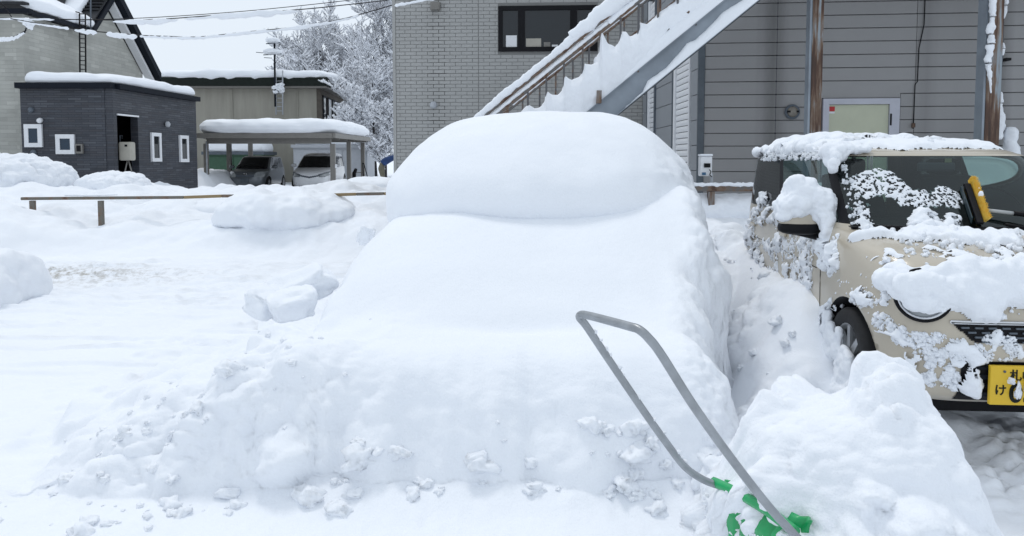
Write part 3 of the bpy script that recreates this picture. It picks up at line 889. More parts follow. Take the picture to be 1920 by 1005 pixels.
s_, d_ = Don(313); c = P(313, 233, d_); MB().lathe(c, (1, -0.1, 0), [(0.10, 0.0), (0.10, 0.06), (0.04, 0.11), (0, 0.11)], 12).build('vent_cap', M_SHEDGREY, an_, True)
# kerosene tank on its stand inside the doorway
sT, dT = Don(232)
tk = empty('fuel_tank', P(236, 340, dT+0.3), 'beige fuel tank on thin metal legs inside the annex doorway', 'tank')
dq = dT-0.12
m = MB(); m.box(X_at(223.5, dq), X_at(248, dq), dq, dq+0.30, Z_at(301, dq), Z_at(266, dq)); m.build('tank', M_TANK, tk, True, bevel=0.05)
for (a, b) in ((239, 229), (241, 253)):
    MB().tube([P(a, 301, dq+0.1), P(b, 344, dq+0.05)], 0.022, 6).build('leg', M_GREYMETAL, tk, True)
MB().tube([P(225, 266, dq+0.15), P(225, 254, dq+0.15), P(229, 254, dq+0.15), P(229, 260, dq+0.15)], 0.014, 6).build('filler_pipe', M_GREYPIPE, tk, True)
MB().box(X_at(236, dq), X_at(241, dq), dq-0.01, dq-0.002, Z_at(275, dq), Z_at(271, dq)).build('badge', M_BLACK, tk, True)

# ================================================================== FLAT HOUSE behind the carport
fh = empty('flat_roof_house', (-16, 48, 0), 'beige rendered flat-roofed house with black fascia behind the carport', 'house')
D0 = 44.0
xl, xr2 = X_at(300, D0), X_at(604, D0)
zf0, zf1 = Z_at(166, D0), Z_at(150, D0)
xb2, yb2 = X_at(648, 52.5), 52.5
wall_quad('front_wall', (xl, D0+0.003), (xr2-0.252, D0+0.003), -0.5, zf0, M_CONC, fh, inward=(0, 1))
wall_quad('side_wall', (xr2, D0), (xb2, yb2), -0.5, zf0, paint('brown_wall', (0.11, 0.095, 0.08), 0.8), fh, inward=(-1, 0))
e2 = Vector((xb2-xr2, yb2-D0, 0)); L2 = e2.length; e2.normalize(); o2 = (e2.y, -e2.x)
for (a, b, gl) in ((0.5, 1.6, M_GLASS), (2.1, 3.3, M_WHITE), (3.5, 4.6, M_GLASS), (5.2, 6.4, M_TANK), (6.6, 7.6, M_GLASS)):
    window_part(fh, (xr2+o2[0]*0.02, D0+o2[1]*0.02), (e2.x, e2.y), a, b, zf0-2.2, zf0-0.35, gl, M_TRIM, out=o2, fw=0.08)
m = MB(); m.prism([(xl, D0-0.5, zf0), (xr2+0.45, D0-0.5, zf0), (xb2+0.6, yb2, zf0), (xl, yb2, zf0)], (0, 0, 0.10)); m.build('soffit', M_GREYMETAL, fh, True)
m = MB(); m.prism([(xl, D0-0.55, zf0+0.102), (xr2+0.5, D0-0.55, zf0+0.102), (xb2+0.65, yb2, zf0+0.102), (xl, yb2, zf0+0.102)], (0, 0, zf1-zf0)); m.build('fascia', M_FASCIA, fh, True)
snow_slab('roof_snow', [(xl, D0-0.45), (xr2+0.7, D0-0.45), (xb2+0.7, yb2), (xl, yb2)], zf1+0.06, 0.50, fh, 0.22, 105, ex=8, top_noise=0.12, sag=0.25)
for (px) in (438, 560):
    MB().box(X_at(px, D0), X_at(px+2, D0), D0-0.04, D0-0.003, 0, zf0-0.01).build('down_pipe', M_CONC, fh, True)
# aerial mast with snow, and the wall ladder
tv = empty('aerial_mast', P(515, 230, D0-1), 'thin black aerial mast with two snow capped antennas on the flat roof', 'aerial')
dm = D0-0.75
MB().tube([P(516, 200, dm), P(514.5, 70, dm)], 0.055, 7).build('pole', M_TRIM, tv, True)
for (py, w, pxc) in ((82, 13, 512), (103, 17, 511)):
    m = MB(); m.tube([P(pxc-w, py, dm), P(pxc+w, py-2, dm)], 0.03, 5)
    for k in range(6):
        x_ = pxc-w+k*2*w/5
        m.tube([P(x_, py, dm-0.5), P(x_, py, dm+0.5)], 0.02, 4)
    ae = m.build('antenna', M_GREYPIPE, tv, True)
    V0, F0 = ICO4
    v = np.sign(V0)*np.abs(V0)**0.7*np.array([w/FPX*dm*0.98, 0.35, 0.16])+0.03*fbm(V0*2+py, 2, 9)[:, None]+np.array(P(pxc, py-6, dm))
    link('antenna_snow', mesh_np('antenna_snow', v, F0), M_SNOWR, tv, True)
m = MB()
m.tube([P(505, 100, dm), P(480, 98, dm)], 0.02, 4).tube([P(510, 109, dm), P(495, 108, dm)], 0.02, 4); m.build('antenna_boom', M_GREYPIPE, tv, True)
wlad = empty('wall_ladder', P(522, 210, D0-0.3), 'pale steel ladder running up the beige wall to the flat roof', 'ladder')
m = MB()
for px in (517.5, 530): m.tube([P(px, 215, D0-0.62), P(px, 145 if px < 520 else 132, D0-0.62)], 0.04, 6)
m.build('side_rail', M_SHEDGREY, wlad, True)
for k in range(8): MB().tube([P(517.5, 152+8*k, D0-0.62), P(530, 152+8*k, D0-0.62)], 0.02, 5).build('rung', M_SHEDGREY, wlad, True)
items = []
for k in range(14): items.append((*P(520+rnd.uniform(-5, 9), 160+rnd.uniform(-4, 14), D0-0.7), 0.16, 0.12, 0.09))
V, F = lump_cloud(items, ICO3, 77); link('ladder_snow', mesh_np('ladder_snow', V, F), M_SNOWR, wlad, True)

# ================================================================== SHEDS behind the carport
def shed(name, label, px0, px1, py0, py1, d, mat, depth, panel, snow_px, seed):
    r = empty(name, P((px0+px1)/2, py1, d+1), label, 'shed')
    x0, x1 = X_at(px0, d), X_at(px1, d); z0, z1 = -0.2, Z_at(py0, d)
    MB().box(x0, x1, d, d+depth, z0, z1).build('wall', mat, r, True)
    MB().box(x0-0.1, x1+0.1, d-0.12, d+depth+0.1, z1, z1+0.17).build('eave', M_GREYPIPE if panel else M_SHEDGREY, r, True)
    n = max(2, int((x1-x0)/1.1))
    for k in range(n):
        a = x0+(x1-x0)*k/n
        MB().box(a+0.03, a+(x1-x0)/n-0.03, d-0.03, d-0.003, 0, z1-0.12).build('door_panel', mat, r, True)
    snow_slab('roof_snow', [(x0, d), (x1, d), (x1, d+depth), (x0, d+depth)], z1+0.16, Z_at(snow_px, d)-z1-0.16, r, 0.08, seed, top_noise=0.05)
    return r
shed('garden_shed', 'green panelled garden shed with thick snow seen through the carport', 384, 494, 290, 345, 40.5, M_SHEDGREEN, 2.0, True, 266, 107)
shed('storage_shed', 'pale grey storage shed behind the white minivan and carport posts', 551, 689, 277, 345, 41.0, M_SHEDGREY, 2.2, False, 252, 108)
# ================================================================== CARPORT
cp = empty('carport', (-10, 33, 0), 'grey metal carport with rounded thick snow on its flat roof', 'carport')
DF, DB = 30.6, 36.2
xA, xB = X_at(375, DF), X_at(625, DF); xC, xD = X_at(436, DB), X_at(691, DB)
zb = Z_at(260, DF); zt2 = Z_at(249.5, DF)
def beam(a, b, z0, z1, w, name='beam'):
    a = Vector((*a, 0)); b = Vector((*b, 0)); t = (b-a).normalized(); s = Vector((-t.y, t.x, 0))*w/2
    return MB().prism([a-s+Vector((0, 0, z0)), a+s+Vector((0, 0, z0)), a+s+Vector((0, 0, z1)), a-s+Vector((0, 0, z1))], b-a).build(name, M_GREYMETAL, cp, True)
beam((xA, DF), (xB, DF), zb+0.02, zt2, 0.12, 'front_fascia')
beam((xB+0.07, DF-0.05), (xD+0.07, DB), zb+0.03, zt2-0.003, 0.12, 'side_fascia')
beam((xA-0.07, DF-0.05), (xC-0.07, DB), zb+0.03, zt2-0.003, 0.12, 'side_fascia')
beam((xA+0.2, DF+0.35), (xB-0.15, DF+0.35), zb-0.20, zb+0.02, 0.12, 'front_beam')
for t in (0.2, 0.4, 0.6, 0.8, 0.99):
    beam((xA+(xC-xA)*t, DF+(DB-DF)*t), (xB+(xD-xB)*t-0.05, DF+(DB-DF)*t), zb-0.02, zb+0.1, 0.08, 'rafter')
MB().prism([(xA, DF, zb+0.13), (xB, DF, zb+0.13), (xD, DB, zb+0.13), (xC, DB, zb+0.13)], (0, 0, 0.05)).build('roof_panel', M_GREYMETAL, cp, True)
for (px, d, w) in ((388, DF+0.35, 0.17), (431, 34.0, 0.20), (471, 37.0, 0.20), (625, DF+0.35, 0.20), (655, 33.6, 0.18), (681, DB-0.1, 0.18)):
    x_ = X_at(px, d); MB().box(x_-w/2, x_+w/2, d-0.08, d+0.08, -0.1, zb-0.201 if d < 32 else zb-0.03).build('post', M_GREYMETAL, cp, True, bevel=0.01)
MB().box(X_at(626, DF), X_at(629.5, DF), DF+0.24, DF+0.265, Z_at(315, DF), Z_at(308, DF)).build('switch_plate', M_WHITE, cp, True)
MB().tube([(X_at(384, DF), DF+0.25, zb-0.1), (X_at(384, DF), DF+0.25, 0)], 0.03, 6).build('drain_pipe', M_SHEDGREY, cp, True)
snow_slab('roof_snow', [(xA+0.03, DF), (xB, DF), (xD, DB), (xC, DB)], zt2-0.01, 0.62, cp, 0.26, 109, ex=5.5, top_noise=0.10, sag=0.02)
# ================================================================== BRICK-FACED BUILDING (middle)
bb = empty('brick_building', (0, 18, 0), 'grey brick faced building wall with a black framed window behind the stair', 'building')
BX0, BY0 = X_at(741, 17.5), 17.5
BX1, BY1 = X_at(1204, 17.2), 17.2
be = Vector((BX1-BX0, BY1-BY0, 0)); BL = be.length; be.normalize(); bo = (be.y, -be.x)
def Bs(px):                              # distance along the brick wall for a sighting
    u = (px-960)/FPX
    t = (u*BY0-BX0)/(be.x-u*be.y)
    return t, BY0+t*be.y
MBK = Matrix.Translation(Vector((BX0, BY0, 0))) @ Matrix([[be.x, bo[0], 0, 0], [be.y, bo[1], 0, 0], [0, 0, 1, 0], [0, 0, 0, 1]])
# recessed backing (the joints), with the long soot stain below the vent as its own colour
m, nt, b = mat_new('brick_joint')
n = noise_node(nt, 5, 5)
tc = nt.nodes.new('ShaderNodeTexCoord'); sx = nt.nodes.new('ShaderNodeSeparateXYZ'); nt.links.new(tc.outputs['Object'], sx.inputs[0])
sA, dA = Bs(821)
def mth(op, a, bv, nt=None):
    q = nt.nodes.new('ShaderNodeMath'); q.operation = op
    for i, v in enumerate((a, bv)):
        if v is None: continue
        if isinstance(v, (int, float)): q.inputs[i].default_value = v
        else: nt.links.new(v, q.inputs[i])
    return q.outputs[0]
dd = mth('ABSOLUTE', mth('SUBTRACT', sx.outputs[0], BX0+be.x*sA, nt), None, nt)
dd = mth('ADD', dd, mth('MULTIPLY', n.outputs[0], 0.30, nt), nt)
r = ramp(nt, dd, [(0.28, (0.028, 0.026, 0.025)), (0.42, (0.23, 0.23, 0.225))])
nt.links.new(r.outputs[0], b.inputs['Base Color']); b.inputs['Roughness'].default_value = 0.9
M_JOINT = m
zbT = 6.2
m = MB(MBK); m.box(-0.004, BL, -4.0, -0.006, -0.3, zbT); bk = m.build('backing_wall', M_JOINT, bb, True)
BH, BW = 0.0835, 0.262
wsA, wd = Bs(935); wsB, _ = Bs(1118); wz0, wz1 = Z_at(97, wd), Z_at(12, wd)
Vs, Fs = [], []
row = 0; z = 0.35
while z < 5.6:
    off = (row % 2)*BW/2
    s0 = -off
    while s0 < BL:
        a = max(s0+0.0035, 0.045); bq = min(s0+BW-0.0035, BL-0.01)
        s0 += BW
        jx = Bs(898)[0]
        if a < jx < bq: pieces = [(a, jx-0.006), (jx+0.006, bq)]
        else: pieces = [(a, bq)]
        pieces = [q for q in pieces if q[1]-q[0] > 0.02]
        for (a, bq) in pieces:
            if bq > wsA-0.01 and a < wsB+0.01 and z+BH > wz0-0.01 and z < wz1+0.01:
                if a < wsA-0.05: bq = wsA-0.01
                elif bq > wsB+0.05: a = wsB+0.01
                else: continue
            pr = 0.004+rnd.uniform(-0.0015, 0.0015)
            zz0, zz1 = z+0.003, z+BH-0.003
            if row % 13 == 12: zz1 -= 0.006
            base = len(Vs); c_ = 0.003
            for (q0, q1, q2) in ((a, -0.012, zz0), (bq, -0.012, zz0), (bq, -0.012, zz1), (a, -0.012, zz1), (a+c_, pr, zz0+c_), (bq-c_, pr, zz0+c_), (bq-c_, pr, zz1-c_), (a+c_, pr, zz1-c_)):
                Vs.append(tuple(MBK @ Vector((q0, q1, q2))))
            Fs += [(base+4, base+5, base+6, base+7), (base, base+1, base+5, base+4), (base+1, base+2, base+6, base+5), (base+2, base+3, base+7, base+6), (base+3, base, base+4, base+7)]
    z += BH; row += 1
bo_ = link('brick', mesh_np('brick', Vs, Fs, False), M_BRICKFACE, bb, True); bo_['kind'] = 'stuff'
m = MB(MBK); m.box(-0.03, 0.04, -0.02, 0.014, -0.3, zbT); m.build('corner_trim', M_BRICKFACE, bb, True)
# window
win, _ = window_part(bb, (BX0, BY0), be, wsA, wsB, wz0, wz1, M_GLASS, M_BLACK, out=bo, fw=0.10, mull=(Bs(980)[0], Bs(1071.5)[0]))
MB(MBK).box(Bs(980)[0]-0.11, Bs(980)[0]+0.05, 0.0, 0.052, wz0+0.1, wz1-0.1).build('sash_frame', M_BLACK, win, True)
MB(MBK).box(Bs(1071.5)[0]-0.05, Bs(1071.5)[0]+0.11, 0.0, 0.052, wz0+0.1, wz1-0.1).build('sash_frame', M_BLACK, win, True)
for (a, b_, c, d, mt_) in ((949, 969, 67, 89, M_WHITE), (986, 1014, 73, 93, M_TANK), (1034, 1045, 85, 92, M_WHITE), (1019, 1031, 80, 92, M_GREYMETAL)):
    MB(MBK).box(Bs(a)[0], Bs(b_)[0], 0.018, 0.026, Z_at(d, wd), Z_at(c, wd)).build('notice_card', mt_, win, True)
# vents
sv, dv = Bs(820)
m = MB(MBK); m.prism([(sv-0.12, 0.0, Z_at(20, dv)), (sv-0.12, 0.14, Z_at(20, dv)), (sv-0.12, 0.10, Z_at(5, dv)), (sv-0.12, 0.0, Z_at(4, dv))], (0.22, 0, 0)); m.build('vent_hood', M_GREYMETAL, bb, True, bevel=0.01)
sv2, _ = Bs(814)
m = MB(MBK); m.lathe((sv2, 0, Z_at(197, dv)), (0, 1, 0), [(0.085, 0), (0.085, 0.05), (0.06, 0.085), (0, 0.095)], 16); m.build('round_vent', M_SHEDGREY, bb, True)

# ================================================================== GREY CLAD WAREHOUSE (right)
wh = empty('clad_warehouse', (7, 14, 0), 'grey building clad in horizontal metal boards behind the cream car', 'building')
CX, CY = 3.0, 12.0
th5 = radians(5.5)
we = Vector((cos(th5), -sin(th5), 0)); wo = (-sin(th5), -cos(th5))
MW = Matrix.Translation(Vector((CX, CY, 0))) @ Matrix([[we.x, wo[0], 0, 0], [we.y, wo[1], 0, 0], [0, 0, 1, 0], [0, 0, 0, 1]])
def Ws(px):
    u = (px-960)/FPX
    t = (u*CY-CX)/(we.x-u*we.y)
    return t, CY+t*we.y
def board_mat(name, c, stains=()):
    m, nt, b = mat_new(name)
    n = noise_node(nt, 0.8, 5, 0.6)
    r = ramp(nt, n.outputs[0], [(0.3, tuple(x*0.9 for x in c)), (0.7, c)])
    src = r.outputs[0]
    tc = nt.nodes.new('ShaderNodeTexCoord')
    mpw = nt.nodes.new('ShaderNodeMapping'); mpw.vector_type = 'POINT'
    sx = nt.nodes.new('ShaderNodeSeparateXYZ'); g = nt.nodes.new('ShaderNodeNewGeometry'); nt.links.new(g.outputs['Position'], sx.inputs[0])
    for (x0, w, z0, z1, str_) in stains:
        ns = noise_node(nt, 2.2, 4, 0.6, stretch=(3, 3, 0.8))
        d = mth('ABSOLUTE', mth('SUBTRACT', sx.outputs[0], x0, nt), None, nt)
        d = mth('ADD', d, mth('MULTIPLY', ns.outputs[0], w*0.8, nt), nt)
        rr = ramp(nt, d, [(w*0.35, (0.45,)*3), (w*1.3, (1.0,)*3)])
        mx = nt.nodes.new('ShaderNodeMix'); mx.data_type = 'RGBA'; mx.blend_type = 'MULTIPLY'; mx.inputs[0].default_value = str_
        nt.links.new(src, mx.inputs[6]); nt.links.new(rr.outputs[0], mx.inputs[7]); src = mx.outputs[2]
    nt.links.new(src, b.inputs['Base Color'])
    b.inputs['Roughness'].default_value = 0.5
    n2 = noise_node(nt, 25, 3); bump(nt, b, n2.outputs[0], 0.06, 0.01)
    return m
M_BOARD = board_mat('clad_board', (0.305, 0.302, 0.302), ((X_at(1450, 11.75), 0.30, 0, 9, 0.8), (X_at(1890, 11.3), 0.22, 0, 9, 0.75), (X_at(1745, 11.45), 0.20, 0, 9, 0.35)))
M_BOARDS = board_mat('side_board', (0.27, 0.285, 0.305))
M_SEAM = paint('seam_dark', (0.06, 0.063, 0.068), 0.7, spec=0.2)
MB(MW).box(0.0, 14, -6.0, -0.02, -0.3, 7.2).build('backing_wall', M_SEAM, wh, True)
seams = [0.075, Ws(1451)[0], Ws(1709)[0], Ws(1862)[0], 9.5, 14]
PITCHB = 0.2035
doorA, doorB = Ws(1538)[0], Ws(1680)[0]; dz = Z_at(185, Ws(1608)[1])
bcache = {}
def board(L, h=PITCHB, mat=None, nm='cladding_board'):
    key = (round(L, 3), round(h, 3), mat)
    if key not in bcache:
        m = MB()
        # lapped profile: nose at the bottom, shadow step at the top
        pr = [(0, 0.003), (0.013, 0.006), (0.013, h-0.014), (0.007, h-0.007), (0.003, h-0.004), (-0.016, h-0.005), (-0.016, 0.004)]
        m.prism([(0.004, y, z) for y, z in pr], (L-0.008, 0, 0))
        me = m.mesh('cladding_board'); me.materials.append(mat)
        bcache[key] = me
    return bcache[key]
def place_local(me, name, parent, Mloc):
    o = bpy.data.objects.new(name, me); COL.objects.link(o)
    o.parent = parent
    M = Matrix.Translation(parent.location)
    o.matrix_parent_inverse = M.inverted()
    o.matrix_basis = Mloc
    return o
k = 0; z = Z_at(1.0, 11.7)-25*PITCHB
while z < 6.9:
    for a, b_ in zip(seams[:-1], seams[1:]):
        segs = [(a, b_)]
        if z < dz+0.02 and a < doorA < b_: segs = [(a, doorA-0.02), (doorB+0.02, b_)]
        for (p, q) in segs:
            place_local(board(q-p, mat=M_BOARD), 'cladding_board', wh, MW @ Matrix.Translation((p, 0, z)))
    z += PITCHB
MB(MW).box(-0.03, 0.072, -0.05, 0.034, -0.3, 7.2).build('corner_post', paint('corner_grey', (0.10, 0.12, 0.14), 0.5), wh, True)
MB(MW).box(seams[1]-0.012, seams[1]+0.012, 0.0, 0.012, 0, 6.9).build('seam_strip', M_SEAM, wh, True)
# side wall with two roller shutters, running away from the corner
MS = Matrix.Translation(Vector((CX, CY, 0))) @ Matrix([[0, -1, 0, 0], [1, 0, 0, 0], [0, 0, 1, 0], [0, 0, 0, 1]])   # s along +y, out = -x
def Ss(px): return CX*FPX/(px-960)-CY
MB(MS).box(0.05, BY1-CY, -0.4, -0.02, -0.3, 7.0).build('side_backing', M_SEAM, wh, True)
for (pa, pb) in ((1309, 1294), (1262, 1229), (1214, 1204.5)):
    a, b_ = Ss(pa), Ss(pb)
    z = 0.2
    while z < 5.2:
        place_local(board(b_-a, 0.41, M_BOARDS), 'side_board', wh, MS @ Matrix.Translation((a, 0, z)))
        z += 0.41
for (pa, pb) in ((1294, 1265), (1228.5, 1216)):
    a, b_ = Ss(pa), Ss(pb)
    sh = MB(MS).box(a+0.01, a+0.07, -0.02, 0.035, -0.2, 5.0).box(b_-0.13, b_-0.01, -0.02, 0.05, -0.2, 5.0).build('shutter_frame', M_WHITE, wh, True)
    z = 0.1
    m = MB()
    m.prism([(0, 0.0, 0.0), (0, 0.018, 0.012), (0, 0.024, 0.05), (0, 0.018, 0.088), (0, 0.0, 0.097)], (b_-a-0.21, 0, 0))
    me_ = m.mesh('shutter_slat'); me_.materials.append(M_WHITE)
    z = 0.2
    while z < 4.9:
        o = bpy.data.objects.new('shutter_slat', me_); COL.objects.link(o); o.parent = sh
        o.matrix_parent_inverse = world_m(sh).inverted()
        o.matrix_basis = MS @ Matrix.Translation((a+0.075, 0, z))
        z += 0.105
for px in (1262.5, 1228.5, 1214.5):
    s_ = Ss(px)
    MB(MS).box(s_-0.05, s_+0.05, -0.02, 0.045, -0.2, 5.2).build('side_trim', M_GREYPIPE, wh, True)
# door
dr = MB(MW)
fwd = 0.09
dr.box(doorA, doorA+fwd, -0.02, 0.06, 0.3, dz).box(doorB-fwd-0.06, doorB, -0.02, 0.06, 0.3, dz).box(doorA+fwd, doorB-fwd-0.06, -0.02, 0.058, dz-fwd, dz)
M_DOORF = paint('door_frame_white', (0.50, 0.51, 0.57), 0.4, var=0.04)
dfm = dr.build('door_frame', M_DOORF, wh, True)
M_DOOR = paint('door_cream_green', (0.52, 0.54, 0.41), 0.45, var=0.03)
MB(MW).box(doorA-0.015, doorB+0.015, -0.019, 0.015, dz+0.012, dz+0.2).build('door_header', M_BOARD, dfm, True)
dpn = MB(MW).box(doorA+fwd+0.004, doorB-fwd-0.064, -0.01, 0.02, 0.35, dz-fwd-0.004).build('door_panel', M_DOOR, dfm, True)
sdd, ddd = Ws(1555)
MB(MW).box(Ws(1549)[0], Ws(1560.5)[0], 0.021, 0.026, Z_at(209, ddd), Z_at(200, ddd)).build('red_sticker', paint('red_sticker', (0.50, 0.03, 0.03), 0.5), dfm, True)
MB(MW).box(Ws(1549)[0], Ws(1560.5)[0], 0.021, 0.0255, Z_at(213, ddd), Z_at(209.3, ddd)).build('sticker_strip', M_WHITE, dfm, True)
MB(MW).box(Ws(1662)[0], Ws(1665.5)[0], 0.021, 0.07, Z_at(236, ddd), Z_at(214, ddd)).build('door_handle', M_BLACK, dfm, True, bevel=0.008)
MB(MW).box(Ws(1704)[0], Ws(1709)[0], 0.02, 0.07, Z_at(240, ddd), Z_at(232, ddd)).build('tap_bracket', M_COLRUST, wh, True)
# cable drop along the seam
MB(MW).tube([(Ws(1722)[0], 0.03, 6.5), (Ws(1721)[0], 0.03, Z_at(40, 11.4)), (Ws(1713)[0], 0.03, Z_at(85, 11.4)), (Ws(1712)[0], 0.03, Z_at(150, 11.4)), (Ws(1708)[0], 0.03, Z_at(155, 11.4)), (Ws(1707)[0], 0.03, Z_at(240, 11.4))], 0.008, 5).build('cable', M_BLACK, wh, True)
# round lamp
sL, dL = Ws(1481)
lp = empty('wall_lamp', P(1481, 210, dL-0.1), 'round bulkhead lamp on the clad wall left of the rusted column', 'lamp')
cL = (sL, 0.02, Z_at(210, dL))
MB(MW).lathe(cL, (0, 1, 0), [(0.115, 0), (0.118, 0.03), (0.105, 0.05), (0.085, 0.055)], 24).build('rim', M_GREYPIPE, lp, True)
MB(MW).lathe(cL, (0, 1, 0), [(0.088, 0.03), (0.075, 0.07), (0.045, 0.095), (0, 0.105)], 24).build('glass_dome', paint('lamp_glass', (0.22, 0.20, 0.17), 0.12, coat=0.5), lp, True)
MB(MW).box(sL-0.09, sL+0.09, 0.06, 0.115, cL[2]-0.012, cL[2]+0.016).build('guard_bar', M_BLACK, lp, True)

# ================================================================== STEEL OUTSIDE STAIR
st = empty('steel_stair', (1.5, 10.7, 0), 'rusty galvanised outside stair climbing right, heaped with snow', 'stairs')
YN, YFR = 10.2, 11.1
A1, A2 = P(1106, 206, YN), P(1360, 0, YN)
sl = (A2.z-A1.z)/(A2.x-A1.x)
def stz(x): return A1.z+sl*(x-A1.x)      # top edge of the stringer
XT = 4.3                                # stair head
XB = -1.55
B1 = P(1157, 214, YN); dpt = stz(B1.x)-B1.z
def stringer(y, name='stringer'):
    m = MB()
    m.prism([(XB, y, stz(XB)-dpt), (XT, y, stz(XT)-dpt), (XT, y, stz(XT)), (XB, y, stz(XB))], (0, 0.012, 0))
    m.prism([(XB, y-0.075, stz(XB)), (XT, y-0.075, stz(XT)), (XT, y-0.001, stz(XT)), (XB, y-0.001, stz(XB))], (0, 0, 0.012))
    m.prism([(XB, y-0.075, stz(XB)-dpt-0.012), (XT, y-0.075, stz(XT)-dpt-0.012), (XT, y-0.001, stz(XT)-dpt-0.012), (XB, y-0.001, stz(XB)-dpt-0.012)], (0, 0, 0.012))
    return m.build(name, M_STEEL, st, True)
stringer(YN); stringer(YFR-0.012)
m = MB(); m.prism([(XB, YN-0.078, stz(XB)-dpt-0.028), (XT, YN-0.078, stz(XT)-dpt-0.028), (XT, YN+0.02, stz(XT)-dpt-0.028), (XB, YN+0.02, stz(XB)-dpt-0.028)], (0, 0, 0.014)); m.build('lower_flange', M_SEAM, st, True)
trd = MB().box(0, 0.26, YN+0.014, YFR-0.014, -0.03, 0).mesh('tread'); trd.materials.append(M_RUST)
x = XB+0.1
while x < XT-0.2:
    o = bpy.data.objects.new('tread', trd); COL.objects.link(o); o.parent = st
    o.matrix_parent_inverse = Matrix.Translation(st.location).inverted()
    o.location = (x, 0, stz(x+0.13)-0.12); x += 0.24
# railings
R1, R2 = P(936, 212, YN), P(1198, 3, YN)         # lower of the two hand rails
slB = (R2.z-R1.z)/(R2.x-R1.x)
def rbz(x): return R1.z+slB*(x-R1.x)
T1, T2 = P(915, 212, YN-0.05), P(1178, 0, YN-0.05)
def rtz(x): return T1.z+(T2.z-T1.z)/(T2.x-T1.x)*(x-T1.x)
G1 = P(1167, 124, YN); gdz = G1.z-stz(G1.x)
def rgz(x): return stz(x)+gdz
px_posts = [989.5, 1024, 1056.5, 1091, 1123.5, 1161, 1194, 1230, 1266, 1300, 1336, 1372]
for side, (y, off) in enumerate(((YN, 0.0), (YFR, 0.0))):
    nm = 'near' if side == 0 else 'far'
    MB().tube([(XB, y-0.03, rtz(XB)), (XT, y-0.03, rtz(XT))], 0.021, 8).build('handrail', M_RUST, st, True)
    MB().tube([(XB, y, rbz(XB)), (XT, y, rbz(XT))], 0.024, 8).build('middle_rail', M_RUST, st, True)
    MB().prism([(XB, y-0.02, rgz(XB)-0.02), (XT, y-0.02, rgz(XT)-0.02), (XT, y-0.02, rgz(XT)+0.02), (XB, y-0.02, rgz(XB)+0.02)], (0, 0.04, 0)).build('bottom_rail', M_RUST, st, True)
    if side: MB().tube([(XB, y, (rbz(XB)+rgz(XB))/2), (XT, y, (rbz(XT)+rgz(XT))/2)], 0.014, 6).build('infill_rail', M_RUST, st, True)
    pxs = px_posts if side == 0 else [q-8 for q in px_posts]
    for i, q in enumerate([840, 877, 914, 952]+pxs):
        xx = X_at(q, YN)
        if xx > XT: continue
        w = 0.013
        main = (i % 3 == 1)
        top = rtz(xx) if main else rbz(xx)
        MB().box(xx-w, xx+w, y-w, y+w, rgz(xx) if not main else stz(xx)-0.02, top-0.01).build('baluster', M_BAL, st, True)
# stub of a rusted post poking out of the snow
pst = P(1123, 178, YN-0.13)
MB().box(pst.x-0.03, pst.x+0.035, YN-0.14, YN-0.05, pst.z-0.11, pst.z+0.06).tube([(pst.x-0.01, YN-0.10, pst.z+0.05), (pst.x-0.015, YN-0.10, pst.z+0.11)], 0.03, 8).build('post_stub', M_COLRUST, st, True)
# landing and columns
MB().box(XT, 11.0, YN, YFR+0.35, stz(XT)-0.03, stz(XT)).build('landing_deck', M_RUST, st, True)
MB().box(XT+0.013, 11.0, YN-0.001, YN+0.012, stz(XT)-0.031-0.25, stz(XT)-0.031).box(XT+0.013, 11.0, YFR+0.33, YFR+0.34, stz(XT)-0.281, stz(XT)-0.031).build('landing_beam', M_STEEL, st, True)
for (px, w, d) in ((1522.5, 0.155, 10.75), (1847.5, 0.20, 10.35)):
    x0 = X_at(px, d)
    m = MB(); m.box(x0-w/2, x0+w/2, d-w/2, d-w/2+0.012, 0, stz(XT)-0.29).box(x0-w/2, x0+w/2, d+w/2-0.012, d+w/2, 0, stz(XT)-0.29).box(x0-0.006, x0+0.006, d-w/2+0.0125, d+w/2-0.0125, 0, stz(XT)-0.29)
    m.build('column', M_COLRUST, st, True)
    MB().box(x0-w/2-0.035, x0-w/2-0.003, d-w/2+0.01, d+w/2-0.01, 0, stz(XT)-0.29).build('column_flange', M_STEEL, st, True)
# --- snow on the stair
def ribbon(name, pts, parent, mat, half, seed, n=10, flat=0.7, amp=0.35, dz=0.0, squash=1.0):
    """irregular snow roll along a path; half = radius list or number"""
    path = smooth_path(pts, n)
    k = len(path)
    rr = [half]*k if not hasattr(half, '__len__') else list(np.interp(np.linspace(0, 1, k), np.linspace(0, 1, len(half)), half))
    V = []; nn = 12
    Pn = np.array([p[:] for p in path])
    for i in range(k):
        t = Pn[min(i+1, k-1)]-Pn[max(i-1, 0)]; t /= np.linalg.norm(t)
        s = np.cross(t, [0, 0, 1]); s /= max(np.linalg.norm(s), 1e-6); u = np.cross(s, t)
        a = np.linspace(0, 2*pi, nn, endpoint=False)
        e = 1.0 if 0 < i < k-1 else 0.3
        V.append(Pn[i]+rr[i]*e*(np.outer(np.cos(a), s)*squash+np.outer(np.where(np.sin(a) > 0, np.sin(a), np.sin(a)*flat), u))+np.array([0, 0, dz]))
    V = np.array(V)
    c = Pn[:, None, :]
    d = V-c-np.array([0, 0, dz])
    q = fbm(V.reshape(-1, 3)*(0.55/np.mean(rr)), 3, seed)+0.5*fbm(V.reshape(-1, 3)*(0.12/np.mean(rr)), 2, seed+3)
    V = V+d*(amp*q.reshape(k, nn)[..., None])
    me = mesh_np(name, V.reshape(-1, 3), grid_faces(k, nn, True))
    return link(name, me, mat, parent, True)
